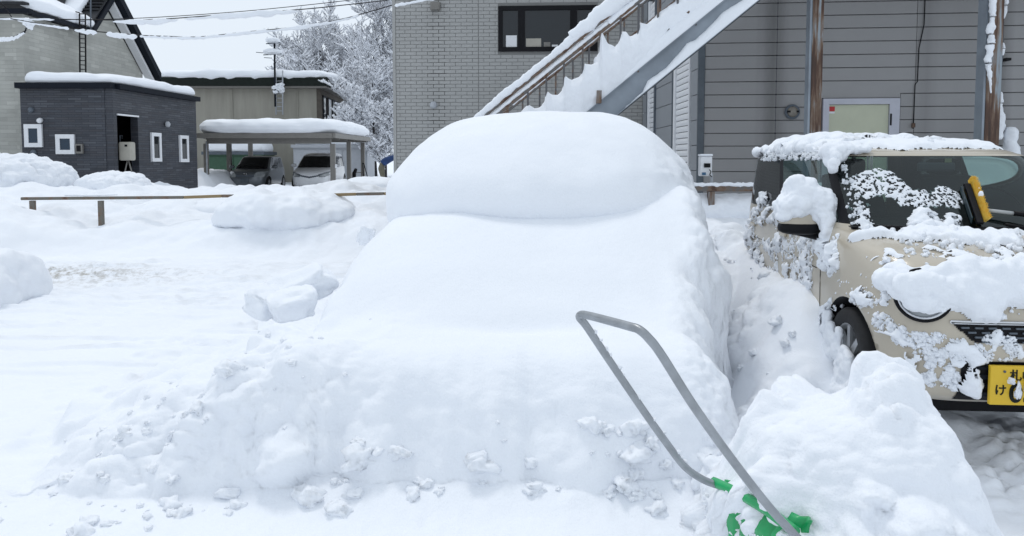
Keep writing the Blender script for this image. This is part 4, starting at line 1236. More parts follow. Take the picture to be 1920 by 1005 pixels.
def on_line(f, y, x0, x1, n, dz, jig=0.0):
    return [Vector((x0+(x1-x0)*i/(n-1), y, f(x0+(x1-x0)*i/(n-1))+dz+rnd.uniform(-jig, jig))) for i in range(n)]
ribbon('handrail_snow', on_line(rtz, YN-0.03, -0.9, 1.05, 26, 0.065, 0.006), st, M_SNOW, [0.035, 0.05, 0.06, 0.06, 0.07], 201, n=8, squash=0.75)
ribbon('handrail_snow', on_line(rtz, YN-0.03, 0.8, 3.4, 22, 0.095, 0.012), st, M_SNOW, [0.085, 0.13, 0.10, 0.10, 0.11, 0.09], 202, n=8, squash=0.7)
ribbon('middle_rail_snow', on_line(rbz, YN, -0.7, 1.3, 24, 0.05, 0.004), st, M_SNOW, 0.040, 203, n=7, squash=0.6)
ribbon('middle_rail_snow', on_line(rbz, YN, 1.3, 3.4, 24, 0.04, 0.006), st, M_SNOW, [0.06, 0.03, 0.05, 0.05], 204, n=7, squash=0.6)
ribbon('handrail_snow', on_line(rtz, YFR-0.03, 0, 4.2, 34, 0.05, 0.006), st, M_SNOW, 0.05, 205, n=6)
ribbon('middle_rail_snow', on_line(rbz, YFR, 0, 4.2, 34, 0.04, 0.005), st, M_SNOW, 0.035, 206, n=6)
# snow filling the flight, hollowed between the balusters
prof = [(300,655),(340,678),(380,668),(410,640),(418,565),(445,590),(490,592),(522,560),(532,472),(570,497),(620,482),(640,455),(650,392),(700,405),(742,385),(754,300),(757,185),(775,215),(800,268),(850,298),(878,268),(888,196),(920,196),(940,226),(985,205),(1003,135),(1050,152),(1105,98),(1118,80),(1222,10),(1235,-20),(1340,-90),(1352,-110),(1500,-225)]
prof = [(900+a/3.35, b/3.35) for a, b in prof]
prof = [(820, 300), (870, 262), (935, 232), (975, 212)]+prof
pw = [P(a, b, YN+0.02) for a, b in prof]
nx = 520
xsn = np.linspace(pw[0].x, min(pw[-1].x, XT), nx)
zt_ = np.interp(xsn, [p.x for p in pw], [p.z for p in pw])
for _ in range(3): zt_ = np.convolve(np.pad(zt_, 1, 'edge'), [0.25, 0.5, 0.25], 'valid')
zlow = np.array([stz(x) for x in xsn])+0.005
# section (across the stair): bulges over the stringer at the front, level over the treads, ends at far rail
over = ss(2.25, 1.3, xsn)                # where snow has slumped over the stringer
sec = np.linspace(0, 1, 44)
V = np.zeros((nx, 44, 3))
for j, t in enumerate(sec):
    # t 0..0.12 underside lip, ..0.55 outer face, ..1 top going back
    if t < 0.5:
        q = t/0.5
        yy = YN-0.022-0.11*over*np.sin(q*pi*0.75+0.35)
        zz = zlow-0.0+(zt_-zlow)*q
        yy = yy+0.06*ss(0.75, 1.0, q)
    else:
        q = (t-0.5)/0.5
        yy = YN+0.0+(YFR-YN-0.02)*q+0*xsn
        hump = 1-0.25*q
        base = zlow+0.12+0.35*(0.55+0.25*np.sin(xsn*2))
        zz = zt_*(1-ss(0, 0.22, q))+np.maximum(base, zt_-0.25)*ss(0, 0.22, q)
    V[:, j, 0] = xsn; V[:, j, 1] = yy; V[:, j, 2] = zz
pp = V.reshape(-1, 3)
N3 = soft_normals(V, 2)
if N3[:, 10, 1].mean() > 0: N3 = -N3
inner = np.clip(np.minimum(sec, 0.46)/0.06, 0, 1)[None, :]*np.ones((nx, 1))
a = 0.022*fbm(pp*4, 4, 207)+0.006*clods(pp*22, 208)
pp = pp+N3.reshape(-1, 3)*(a*inner.ravel())[:, None]
link('tread_snow', mesh_np('tread_snow', pp, grid_faces(nx, 44)), M_SNOWC, st, True)
# snow lying on the lower flange of the stringer, with a wavy top
wv = [(1162, 207, 2), (1185, 192, 6), (1203, 176, 4), (1212, 155, 30), (1245, 133, 34), (1262, 108, 36), (1285, 92, 36), (1300, 72, 50), (1322, 58, 45), (1350, 30, 55), (1385, 8, 40), (1420, -15, 45), (1480, -60, 50)]
xw = np.linspace(X_at(1170, YN), XT-0.02, 300)
zb_ = np.array([stz(x)-dpt for x in xw])
hw = np.interp(xw, [X_at(a, YN) for a in (1165, 1203, 1212, 1230, 1245, 1262, 1283, 1300, 1322, 1350, 1400, 1450, 1600)], [0.0, 0.025, 0.12, 0.10, 0.09, 0.13, 0.19, 0.15, 0.17, 0.22, 0.15, 0.2, 0.2])
hw = hw+0.012*fbm(np.stack([xw*9, xw*0, xw*0], 1), 3, 209)
V = np.zeros((300, 7, 3))
for j, (dy, f) in enumerate(((-0.072, 0), (-0.074, 0.05), (-0.066, 0.45), (-0.05, 0.75), (-0.03, 0.92), (-0.012, 1.0), (-0.001, 1.0))):
    V[:, j, 0] = xw; V[:, j, 1] = YN+dy; V[:, j, 2] = zb_+np.maximum(hw, 0)*f
link('flange_snow', mesh_np('flange_snow', V.reshape(-1, 3), grid_faces(300, 7)), M_SNOWC, st, True)
# snow layer on the upper strip between bottom rail and stringer edge
xw = np.linspace(X_at(1150, YN), XT, 240)
V = np.zeros((240, 6, 3))
top_ = np.array([rgz(x)-0.02 for x in xw])+0.006*fbm(np.stack([xw*8, xw*0, xw*0], 1), 3, 210)
for j, (dy, f) in enumerate(((-0.074, 0.03), (-0.078, 0.2), (-0.075, 0.5), (-0.06, 0.8), (-0.04, 0.95), (-0.005, 1.0))):
    V[:, j, 0] = xw; V[:, j, 1] = YN+dy; V[:, j, 2] = np.array([stz(x)+0.013 for x in xw])*(1-f)+top_*f
link('edge_snow', mesh_np('edge_snow', V.reshape(-1, 3), grid_faces(240, 6)), M_SNOWC, st, True)
# snow clinging to the right hand column, and the downpipe beside it
x0 = X_at(1857, 10.3)
ribbon('column_snow', [P(1860, -20, 10.2), P(1861, 30, 10.2), P(1858, 60, 10.2), P(1857, 90, 10.2), P(1853, 120, 10.2), P(1856, 145, 10.2), P(1858, 175, 10.2)], st, M_SNOWC, [0.05, 0.055, 0.06, 0.06, 0.05, 0.03, 0.008], 211, n=10, amp=0.6, squash=0.8)
dp = empty('down_pipe', P(1873, 120, 11.05), 'dark grey downpipe with snow clinging to it right of the last column', 'pipe')
MB().tube([P(1880, -40, 11.05), P(1877, 100, 11.05), P(1869, 262, 11.05)], 0.030, 8).build('pipe', M_GREYPIPE, dp, True)
MB(MW).box(Ws(1866)[0], Ws(1876)[0], 0.02, 0.16, Z_at(108, 11.1), Z_at(103, 11.1)).build('bracket', M_BLACK, dp, True)
ribbon('pipe_snow', [P(1886, -20, 10.98), P(1885, 15, 10.98), P(1882, 35, 10.98)], dp, M_SNOWC, [0.05, 0.04, 0.01], 212, amp=0.5)
ribbon('pipe_snow', [P(1881, 80, 10.98), P(1881, 92, 10.98), P(1880, 104, 10.98)], dp, M_SNOWC, [0.01, 0.03, 0.02], 213, amp=0.5)
ribbon('pipe_snow', [P(1877, 172, 10.98), P(1876, 200, 10.98), P(1873, 215, 10.98), P(1872, 240, 10.95), P(1868, 262, 10.95)], dp, M_SNOWC, [0.015, 0.04, 0.08, 0.09, 0.10], 214, amp=0.45)
ribbon('pipe_snow', [P(1893, 238, 10.9), P(1893, 250, 10.9), P(1893, 275, 10.9), P(1893, 310, 10.9)], dp, M_SNOWC, [0.06, 0.10, 0.13, 0.13], 215, amp=0.4)

# ================================================================== LOW RAILS
def rail(name, label, px0, px1, d0, d1, py0, py1, posts, th_, seed):
    r = empty(name, P((px0+px1)/2, py0+20, (d0+d1)/2), label, 'railing', None)
    a = P(px0, py0, d0); b = P(px1, py1, d1)
    MB().tube([a, (a+b)/2, b], th_, 8, smooth=True).build('top_rail', M_RUST if True else None, r, True)
    for (px, pyb, w) in posts:
        t = (px-px0)/(px1-px0); d = d0+(d1-d0)*t; py = py0+(py1-py0)*t
        p = P(px, py, d); q = P(px, pyb, d)
        MB().box(p.x-w/2, p.x+w/2, d-w/2, d+w/2, q.z-0.5, p.z-0.01).build('post', M_RUST, r, True)
    return r
M_OCHRE = rust_mat('ochre_rail', (0.26, 0.19, 0.10), 0.64, (3, 3, 3))
M_RAILW = rust_mat('weathered_rail', (0.15, 0.14, 0.12), 0.60, (5, 5, 5))
lr = empty('low_railing', P(190, 390, 14.0), 'long low weathered rail sticking out of the snow bank, ochre at its right', 'railing')
def seg(px0, py0, px1, py1, d, mat, nm='rail_length'):
    a = P(px0, py0, d); b = P(px1, py1, d)
    MB().prism([a+Vector((0, -0.03, -0.028)), a+Vector((0, 0.03, -0.028)), a+Vector((0, 0.03, 0.028)), a+Vector((0, -0.03, 0.028))], b-a).build(nm, mat, lr, True, bevel=0.012)
seg(40, 372.5, 345, 370, 14.0, M_RAILW); seg(345.3, 370, 416, 367.5, 14.0, M_OCHRE); seg(416.3, 367.5, 620, 366, 14.0, M_RAILW)
seg(620.3, 365.5, 668, 364, 14.0, M_OCHRE); seg(668.3, 364, 720, 363, 14.0, M_RAILW); seg(720.3, 363, 900, 362, 14.0, M_OCHRE)
for (px, pyb) in ((61, 400), (189, 430), (520, 430)):
    a = P(px, 376, 14.0)
    MB().box(a.x-0.04, a.x+0.04, 13.96, 14.04, P(px, pyb, 14.0).z-0.3, a.z-0.002).build('post', M_RAILW, lr, True)
ribbon('rail_snow', [P(120, 366, 14.0), P(160, 366.5, 14.0), P(220, 365, 14.0)], lr, M_SNOW, 0.018, 220, amp=0.4, squash=1.4)
rr_ = empty('rail_fence', P(1340, 390, 10.3), 'rusty two-bar rail with snow on top between the cars and warehouse', 'railing')
dR = 9.75
def rbar(py, px0, px1, t):
    a = P(px0, py, dR); b = P(px1, py-0.5, dR)
    MB().prism([a+Vector((0, -0.03, -t)), a+Vector((0, 0.03, -t)), a+Vector((0, 0.03, t)), a+Vector((0, -0.03, t))], b-a).build('rail_bar', M_RUST, rr_, True, bevel=0.01)
rbar(354, 1240, 1560, 0.036); rbar(428, 1240, 1560, 0.02)
for px in (1333, 1560):
    a = P(px, 358, dR); MB().box(a.x-0.04, a.x+0.04, dR-0.04, dR+0.04, 0.2, a.z-0.01).build('post', M_COLRUST, rr_, True)
ribbon('rail_snow', [P(q, 347+rnd.uniform(-1, 1), dR) for q in range(1250, 1560, 14)], rr_, M_SNOW, 0.033, 221, n=4, amp=0.5, squash=1.1)
V0 = None
# snow wedged between the two bars
def packed(name, px0, px1, pt, pb, d, thick, seed, parent):
    nxx, nz = 90, 30
    V = np.zeros((nxx, nz, 3))
    for i in range(nxx):
        for j in range(nz):
            u = i/(nxx-1); t = j/(nz-1)
            p = P(px0+(px1-px0)*u, pt+(pb-pt)*t, d)
            V[i, j] = (p.x, p.y+0.12-thick*math.sin(min(t*1.15, 1)*pi*0.5)**0.6*(0.6+0.4*math.sin(t*pi)), p.z)
    pp = V.reshape(-1, 3)
    a = 0.05*fbm(pp*3, 3, seed)+0.02*clods(pp*9, seed+1)
    pp[:, 1] -= a; pp[:, 2] += 0.4*a
    return link(name, mesh_np(name, pp, grid_faces(nxx, nz)), M_SNOWC, parent, True)
packed('packed_snow', 1240, 1560, 364, 426, dR, 0.22, 222, rr_)
# meter box on its pole behind the rail
mt = empty('meter_box', P(1334, 350, 10.1), 'white utility meter box on a thin pole by the warehouse corner', 'meter')
MB().tube([P(1334, 420, 10.2), P(1334, 325, 10.2)], 0.022, 8).build('pole', M_SHEDGREY, mt, True)
a = P(1310.5, 330, 10.1); b_ = P(1333, 293, 10.1)
bx = MB().box(a.x, b_.x, 10.02, 10.16, a.z, b_.z).build('case', M_WHITE, mt, True, bevel=0.015)
MB().box(a.x+0.045, b_.x-0.03, 10.005, 10.018, b_.z-0.15, b_.z-0.095).build('display', M_BLACK, mt, True)
MB().box(a.x+0.02, a.x+0.07, 10.005, 10.018, a.z+0.015, a.z+0.05).build('blue_label', paint('blue_label', (0.05, 0.14, 0.25), 0.5), mt, True)
MB().box(a.x-0.005, b_.x+0.005, 10.0, 10.17, b_.z+0.002, b_.z+0.03).build('snow_cap', M_SNOW, mt, True, bevel=0.014)
MB().tube(smooth_path([P(1330, 318, 10.0), P(1333, 322, 9.98), P(1331, 327, 10.0), P(1334, 331, 10.05)], 5), 0.007, 5).build('cable', M_BLACK, mt, True)

# ================================================================== POWER LINES
def wire(label, pts, rad, snow=None, seed=0):
    r = empty('power_line', P(pts[0][0], pts[0][1], pts[0][2]), label, 'cable', 'overhead lines crossing above the houses')
    path = smooth_path([P(*p) for p in pts], 10)
    MB().tube(path, rad, 5).build('wire', M_BLACK, r, True)
    for k, (i0, i1, rs) in enumerate(snow or []):
        sub = path[int(i0*len(path)):int(i1*len(path))]
        sub = [p-Vector((0, 0, 0.6*(rs if not hasattr(rs, '__len__') else max(rs)))) for p in sub[::4]]
        ribbon('wire_snow', sub, r, M_SNOWR, rs, seed+k, n=5, amp=0.7, flat=1.2, squash=0.7)
wire('topmost thin overhead cable, bare of snow', [(-60, 36, 20), (100, 37, 20), (250, 34.5, 20), (420, 24, 20), (560, 11, 20), (700, -5, 20), (900, -30, 20)], 0.010)
wire('overhead cable with thick hanging snow over the gable roof', [(-60, 33, 19), (60, 35, 19), (200, 37.5, 19), (300, 36, 19), (420, 27.5, 19), (560, 18, 19), (640, 10, 19), (740, -2, 19), (900, -30, 19)], 0.013,
     [(0.02, 0.2, 0.022), (0.27, 0.42, [0.02, 0.05, 0.07, 0.06, 0.03]), (0.43, 0.63, [0.03, 0.04, 0.06, 0.06, 0.06, 0.03])], 231)
wire('lowest overhead cable, sagging with a white snow sleeve', [(20, 35, 18), (60, 42, 18), (110, 49, 18), (160, 57, 18), (215, 62, 18), (262, 66, 18), (310, 68, 18), (375, 69, 18), (460, 60, 18), (560, 50, 18), (640, 36, 18), (700, 20, 18), (800, -10, 18)], 0.012,
     [(0.04, 0.22, [0.014, 0.03]), (0.22, 0.31, [0.03, 0.05, 0.045]), (0.31, 0.42, [0.03, 0.065, 0.065, 0.04]), (0.42, 0.9, [0.025, 0.03, 0.035, 0.035, 0.02])], 241)
wire('short snow coated cable looping under the wall insulator', [(-40, 66, 19), (0, 72, 19), (22, 70, 19), (38, 63, 19), (50, 56, 19)], 0.012, [(0.1, 0.98, [0.04, 0.05, 0.02])], 251)
wire('steep thin cable at the top left corner', [(-10, -5, 18), (8, 12, 18), (22, 32, 18)], 0.010)
wire('white coated cable leading to the brick building', [(740, 9, 16.8), (800, -3, 16.5), (900, -20, 16)], 0.012, [(0.0, 0.9, 0.03)], 261)
ins = empty('insulator', P(52, 48, 18.8), 'snow clotted insulator hanging on the pale house wall', 'insulator')
MB().tube([P(48, 36, 18.8), P(56, 54, 18.8)], 0.03, 8).tube([P(46, 62, 18.8), P(52, 44, 18.8)], 0.015, 6).build('rod', M_TRIM, ins, True)
V, F = lump_cloud([(*P(53, 40, 18.75), 0.09, 0.07, 0.07), (*P(57, 47, 18.75), 0.07, 0.06, 0.08), (*P(49, 45, 18.7), 0.05, 0.05, 0.05)], ICO3, 78)
link('snow_clot', mesh_np('snow_clot', V, F), M_SNOWR, ins, True)

# ================================================================== TREES with rime and snow
M_BARK = paint('bark', (0.045, 0.042, 0.045), 0.9, var=0.2)
M_TSNOW = snow_mat('tree_snow', col=(0.86, 0.88, 0.92), fine=0.2, lump=0.2)
def tree(label, base, height, spread, seed, levels=5, trunk_r=0.16, lean=0.0, snowy=1.0, droop=0.0):
    levels = 4
    rr = random.Random(seed)
    r = empty('snowy_tree', base, label, 'tree', 'snow laden bare trees behind the carport')
    segs = []
    def grow(p, d, L, rad, lv):
        nseg = 7 if lv == 0 else (4 if lv < 3 else 3)
        for s in range(nseg):
            d = (d+Vector((rr.uniform(-1, 1), rr.uniform(-1, 1), rr.uniform(-0.5, 0.7)))*(0.06 if lv == 0 else 0.17+0.05*lv)+Vector((0, 0, 0.04-droop*lv*0.05))).normalized()
            q = p+d*L/nseg
            r2 = rad*0.86
            segs.append((p, q, rad, r2, lv))
            if lv < levels and (lv > 0 or s >= 1) and (lv < 3 or s < 2):
                nb = 2 if lv < 3 else rr.choice((1, 2, 2))
                for b in range(nb):
                    az = rr.uniform(0, 2*pi)
                    side = Vector((cos(az), sin(az), rr.uniform(-0.1, 0.5)))
                    nd = (d*rr.uniform(0.35, 0.7)+side*(0.9 if lv == 0 else 0.8)*spread).normalized()
                    grow(q, nd, (L*rr.uniform(0.36, 0.46)*(1.15-0.10*s) if lv == 0 else L*rr.uniform(0.42, 0.6)), r2*0.5, lv+1)
            p, rad = q, r2
    grow(Vector(base), Vector((lean, 0, 1)).normalized(), height*0.95, trunk_r, 0)
    P0 = np.array([s[0][:] for s in segs]); P1 = np.array([s[1][:] for s in segs])
    R0 = np.array([s[2] for s in segs]); R1 = np.array([s[3] for s in segs]); LV = np.array([s[4] for s in segs])
    def tubes(P0, P1, R0, R1, n, offz=None):
        T = P1-P0; T /= np.maximum(np.linalg.norm(T, axis=1, keepdims=True), 1e-6)
        up = np.tile([0.0, 0, 1], (len(T), 1)); up[np.abs(T[:, 2]) > 0.95] = [0, 1, 0]
        X = np.cross(T, up); X /= np.linalg.norm(X, axis=1, keepdims=True); Y = np.cross(X, T)
        V = []
        for (Pq, Rq) in ((P0, R0), (P1, R1)):
            for k in range(n):
                a = 2*pi*k/n+pi/2
                V.append(Pq+(X*cos(a)+Y*sin(a))*Rq[:, None]+(0 if offz is None else offz))
        V = np.stack(V, 1).reshape(-1, 3)
        b = np.arange(len(P0))[:, None]*2*n
        F = np.concatenate([np.concatenate([b+k, b+(k+1) % n, b+n+(k+1) % n, b+n+k], 1) for k in range(n)])
        return V, F
    tm = LV == 0
    V, F = tubes(P0[tm], P1[tm], R0[tm], R1[tm], 7); link('trunk', mesh_np('trunk', V, F), M_BARK, r, True)
    cm = ~tm
    V, F = tubes(P0[cm], P1[cm], np.maximum(R0[cm]*1.1, 0.019), np.maximum(R1[cm]*1.1, 0.016), 3)
    link('crown', mesh_np('crown', V, F), M_BARK, r, True)
    T = (P1-P0)/np.maximum(np.linalg.norm(P1-P0, axis=1, keepdims=True), 1e-6)
    flatn = 1-np.abs(T[:, 2])**3
    g = np.random.RandomState(seed).uniform(0.6, 1.35, len(R0))*snowy
    rs = (R0*0.75+0.050)*(0.35+0.65*flatn)*g
    keep = (np.random.RandomState(seed+1).uniform(0, 1, len(R0)) < 0.93)
    off = np.zeros_like(P0); off[:, 2] = R0*0.8+rs*0.55
    V, F = tubes((P0+0)[keep], P1[keep], rs[keep], rs[keep]*0.9, 4, off[keep])
    link('branch_snow', mesh_np('branch_snow', V, F), M_TSNOW, r, True)
    return len(segs)
ns = 0
ns += tree('conical tree with a tall thin leader, middle of the group above the flat roof', (X_at(608, 57), 57, 0), 10.6, 0.62, 301, 4, 0.15, snowy=0.9)
ns += tree('shortest spreading tree right beside the aerial mast', (X_at(556, 58), 58, 0), 8.8, 0.7, 302, 4, 0.14, snowy=0.9)
ns += tree('tallest tree, its crown touching the brick building and the top of the photo', (X_at(722, 54), 54, 0), 12.0, 0.75, 303, 4, 0.20, snowy=0.8)
ns += tree('dense rimed tree in front of the tallest one, low crown right of the carport', (X_at(706, 46), 46, 0), 6.6, 0.8, 304, 4, 0.12, snowy=1.1)
ns += tree('rounded white tree between the flat house corner and the tallest tree', (X_at(665, 59), 59, 0), 10.0, 0.8, 305, 4, 0.15, snowy=1.1)
ns += tree('low arching bush-like tree against the edge of the brick building', (X_at(724, 40), 40, 0), 3.8, 0.9, 306, 4, 0.08, snowy=1.0)
ns += tree('leaning branchy tree whose snowy bough crosses the flat house side wall', (X_at(690, 43), 43, 0), 4.6, 0.8, 307, 4, 0.08, lean=-0.2, snowy=1.3)
ns += tree('back row tree filling the gap behind the dense rimed one', (X_at(700, 66), 66, 0), 10.5, 0.8, 308, 4, 0.15, snowy=1.2)
print('tree segments', ns)
# ================================================================== VEHICLES
M_CREAM = paint('cream_car_paint', (0.50, 0.445, 0.355), 0.28, var=0.03, scale=3, coat=0.5, bmp=0)
M_TYRE = paint('tyre_rubber', (0.015, 0.015, 0.016), 0.8, var=0.2)
M_CHROME = paint('chrome', (0.62, 0.63, 0.65), 0.12, 1.0, var=0.02, bmp=0)
M_RIM = paint('wheel_silver', (0.38, 0.39, 0.40), 0.35, 0.7, var=0.06)
M_LAMP = paint('lamp_lens', (0.30, 0.32, 0.33), 0.06, var=0.1, coat=1.0, bmp=0)
m, nt, b = mat_new('windscreen_glass')
nt.nodes.remove(b)
outn = nt.nodes['Material Output']
tr = nt.nodes.new('ShaderNodeBsdfTransparent'); tr.inputs[0].default_value = (0.50, 0.60, 0.58, 1)
gl = nt.nodes.new('ShaderNodeBsdfGlossy'); gl.inputs['Roughness'].default_value = 0.03; gl.inputs[0].default_value = (0.85, 0.92, 0.92, 1)
fr = nt.nodes.new('ShaderNodeFresnel'); fr.inputs[0].default_value = 1.5
mx = nt.nodes.new('ShaderNodeMixShader')
nt.links.new(fr.outputs[0], mx.inputs[0]); nt.links.new(tr.outputs[0], mx.inputs[1]); nt.links.new(gl.outputs[0], mx.inputs[2]); nt.links.new(mx.outputs[0], outn.inputs[0])
M_CARGLASS = m
M_CARDARK = glass_dark('dark_car_glass', (0.008, 0.010, 0.012), 0.05)

def bake_boolean(o, cutters):
    for c in cutters:
        md = o.modifiers.new('b', 'BOOLEAN'); md.operation = 'DIFFERENCE'; md.object = c; md.solver = 'EXACT'
    dg = bpy.context.evaluated_depsgraph_get()
    me = bpy.data.meshes.new_from_object(o.evaluated_get(dg))
    o.modifiers.clear(); o.data = me
    for c in cutters: bpy.data.objects.remove(c)

def loft(slices, ang, nrow):
    kk = np.linspace(0, 1, len(slices)); sl_ = np.array(slices, float)
    rows = []
    for t in np.linspace(0, 1, nrow):
        z, yf, yb, hw, ex = [float(sinterp(t, kk, sl_[:, i])) for i in range(5)]
        x, y = outline(0, -hw, hw, yf, yb, ex, ang)
        rows.append(np.stack([x, y, z+0*x], -1))
    return np.array(rows)
def car_shell(root, M, lower, green, paint_m, glass_m, gz0, gz1, side_v=(-0.72, 0.78), bpil=(-0.04, 0.05), wu=0.86, pillar=None, wheels=None, wr=0.30, n=240):
    """body, greenhouse panels and wheels of a car in its own frame (front at y=0, rear +y); M places it"""
    MA = np.array(M)
    def tw(V): return V.reshape(-1, 3)@MA[:3, :3].T+MA[:3, 3]
    hwm = lower[3][3]; Lm = (lower[3][2]-lower[3][1])/2
    ang = angle_set(hwm, Lm, 5, n)
    V = loft(lower, ang, 46)
    F = [tuple(f) for f in grid_faces(46, n, True)]
    F += [tuple(range(n))[::-1], tuple(range(45*n, 46*n))]
    me = bpy.data.meshes.new('body'); me.from_pydata([tuple(v) for v in tw(V)], [], F)
    bm = bmesh.new(); bm.from_mesh(me); bmesh.ops.recalc_face_normals(bm, faces=bm.faces)
    for f in bm.faces: f.smooth = len(f.verts) == 4
    bm.to_mesh(me); bm.free()
    me.materials.append(paint_m); me.materials.append(M_BLACK)
    body = link('body', me, None, root, True)
    cut = []
    for (wy) in wheels:
        for sgn in (-1, 1):
            c = MB(M).lathe((sgn*(hwm-0.20), wy, wr+0.005), (sgn, 0, 0), [(0.0, 0.0), (wr+0.055, 0.0), (wr+0.055, 0.5), (0, 0.5)], 40)
            cm = c.mesh('cut'); bm = bmesh.new(); bm.from_mesh(cm); bmesh.ops.remove_doubles(bm, verts=bm.verts, dist=1e-5); bmesh.ops.recalc_face_normals(bm, faces=bm.faces)
            for f in bm.faces: f.material_index = 1
            bm.to_mesh(cm); bm.free(); cm.materials.append(paint_m); cm.materials.append(M_BLACK)
            cut.append(link('cut', cm))
    bake_boolean(body, cut)
    # greenhouse
    nr = 70
    G = loft(green, ang, nr)
    Gw = tw(G)
    exm = 5
    cc, dd_ = np.cos(ang), np.sin(ang); r = (np.abs(cc)**exm+np.abs(dd_)**exm)**(-1/exm)
    u, v = cc*r, dd_*r
    um = (u+np.roll(u, -1))/2; vm = (v+np.roll(v, -1))/2
    zz = G[:, 0, 2]; zm = (zz[1:]+zz[:-1])/2
    F = grid_faces(nr, n, True)
    cls = np.empty((nr-1, n), dtype=object)
    for j in range(n):
        front = vm[j] < 0 and abs(um[j]) < wu and abs(vm[j]) > 0.86
        back = vm[j] > 0 and abs(um[j]) < 0.8 and abs(vm[j]) > 0.9
        side = abs(um[j]) > 0.9 and side_v[0] < vm[j] < side_v[1]
        bp = abs(um[j]) > 0.9 and bpil[0] < vm[j] < bpil[1]
        apil = (not front) and (not side) and vm[j] < 0
        for i in range(nr-1):
            z = zm[i]
            c = 'roof'
            if z < gz0: c = 'roof' if not front else 'cowl'
            elif z < gz1:
                if front: c = 'windscreen'
                elif back: c = 'rear_window'
                elif bp: c = 'pillar'
                elif side: c = ('side_window' if vm[j] < (bpil[0]+bpil[1])/2 else 'rear_side_window')+('_l' if um[j] < 0 else '_r')
                elif apil: c = 'pillar'
            elif z < gz1+0.05 and (side or bp): c = 'pillar'
            cls[i, j] = c
    cls = cls.ravel()
    out = {}
    for c in sorted(set(cls)):
        idx = F[cls == c]
        used, inv = np.unique(idx, return_inverse=True)
        nm = c.replace('_l', '').replace('_r', '') if c.endswith(('_l', '_r')) else c
        mt_ = {'windscreen': glass_m, 'rear_window': glass_m, 'side_window': glass_m, 'rear_side_window': glass_m, 'pillar': pillar or M_BLACK, 'cowl': M_BLACK}.get(nm, paint_m)
        o = link(nm, mesh_np(nm, Gw[used], inv.reshape(-1, 4)), mt_, root, True)
        out[c] = o
    # rubber strips round the glass would be thin: a dark frame line at the windscreen foot and head
    for wy in wheels:
        for sgn in (-1, 1):
            x = sgn*(hwm-0.085)
            W = wr*0.27
            cW = (x, wy, wr)
            ty = MB(M).lathe(cW, (sgn, 0, 0), [(wr*0.70, -W), (wr*0.94, -W), (wr, -W*0.7), (wr, W*0.7), (wr*0.95, W*0.95), (wr*0.72, W), (wr*0.66, W*0.8)], 36).build('wheel', M_TYRE, root, True)
            rm = MB(M).lathe(cW, (sgn, 0, 0), [(wr*0.70, W*0.9), (wr*0.66, W*0.85), (wr*0.60, W*0.3), (wr*0.20, W*0.3), (wr*0.17, W*0.75), (0, W*0.8)], 30)
            for k in range(8):
                a = 2*pi*k/8
                ca, sa = cos(a), sin(a)
                pts = []
                for (rr_2, ww) in ((0.14, 0.09), (0.68, 0.06)):
                    for s in (-1, 1): pts.append((x+sgn*W*0.62, wy+(ca*rr_2-sa*ww*s)*wr, wr+(sa*rr_2+ca*ww*s)*wr))
                rm.prism([pts[0], pts[1], pts[3], pts[2]], (sgn*W*0.22, 0, 0))
            rm.build('rim', M_RIM, ty, True)
    allV, allF = [], []
    base = 0
    for o in [body]+list(out.values()):
        dg = o.data
        vs = [world_m(o) @ v.co for v in dg.vertices]
        allV += [tuple(q) for q in vs]; allF += [tuple(base+i for i in p.vertices) for p in dg.polygons]; base += len(vs)
    return body, out, BVHTree.FromPolygons(allV, allF)
def pip_sd(P2, poly):
    """signed distance to polygon, positive inside"""
    poly = np.asarray(poly, float); n = len(poly)
    d = np.full(len(P2), 1e9); ins = np.zeros(len(P2), bool)
    for i in range(n):
        a, b = poly[i], poly[(i+1) % n]
        e = b-a; w = P2-a
        t = np.clip((w@e)/max(e@e, 1e-12), 0, 1)
        d = np.minimum(d, np.linalg.norm(w-t[:, None]*e, axis=1))
        c1_ = (a[1] <= P2[:, 1]) & (b[1] > P2[:, 1]); c2__ = (b[1] <= P2[:, 1]) & (a[1] > P2[:, 1])
        cr_ = e[0]*w[:, 1]-e[1]*w[:, 0]
        ins ^= (c1_ & (cr_ > 0)) | (c2__ & (cr_ < 0))
    return np.where(ins, d, -d)
def survey(bvh, M, pts):
    """photo sightings -> points on the car in its own frame"""
    Mi = M.inverted(); out = []
    o = Vector((0, 0, EYE))
    for (px, py) in pts:
        d = (P(px, py, 5.0)-o).normalized()
        h = bvh.ray_cast(o, d)
        if h[0] is not None: out.append(Mi @ h[0])
    return out
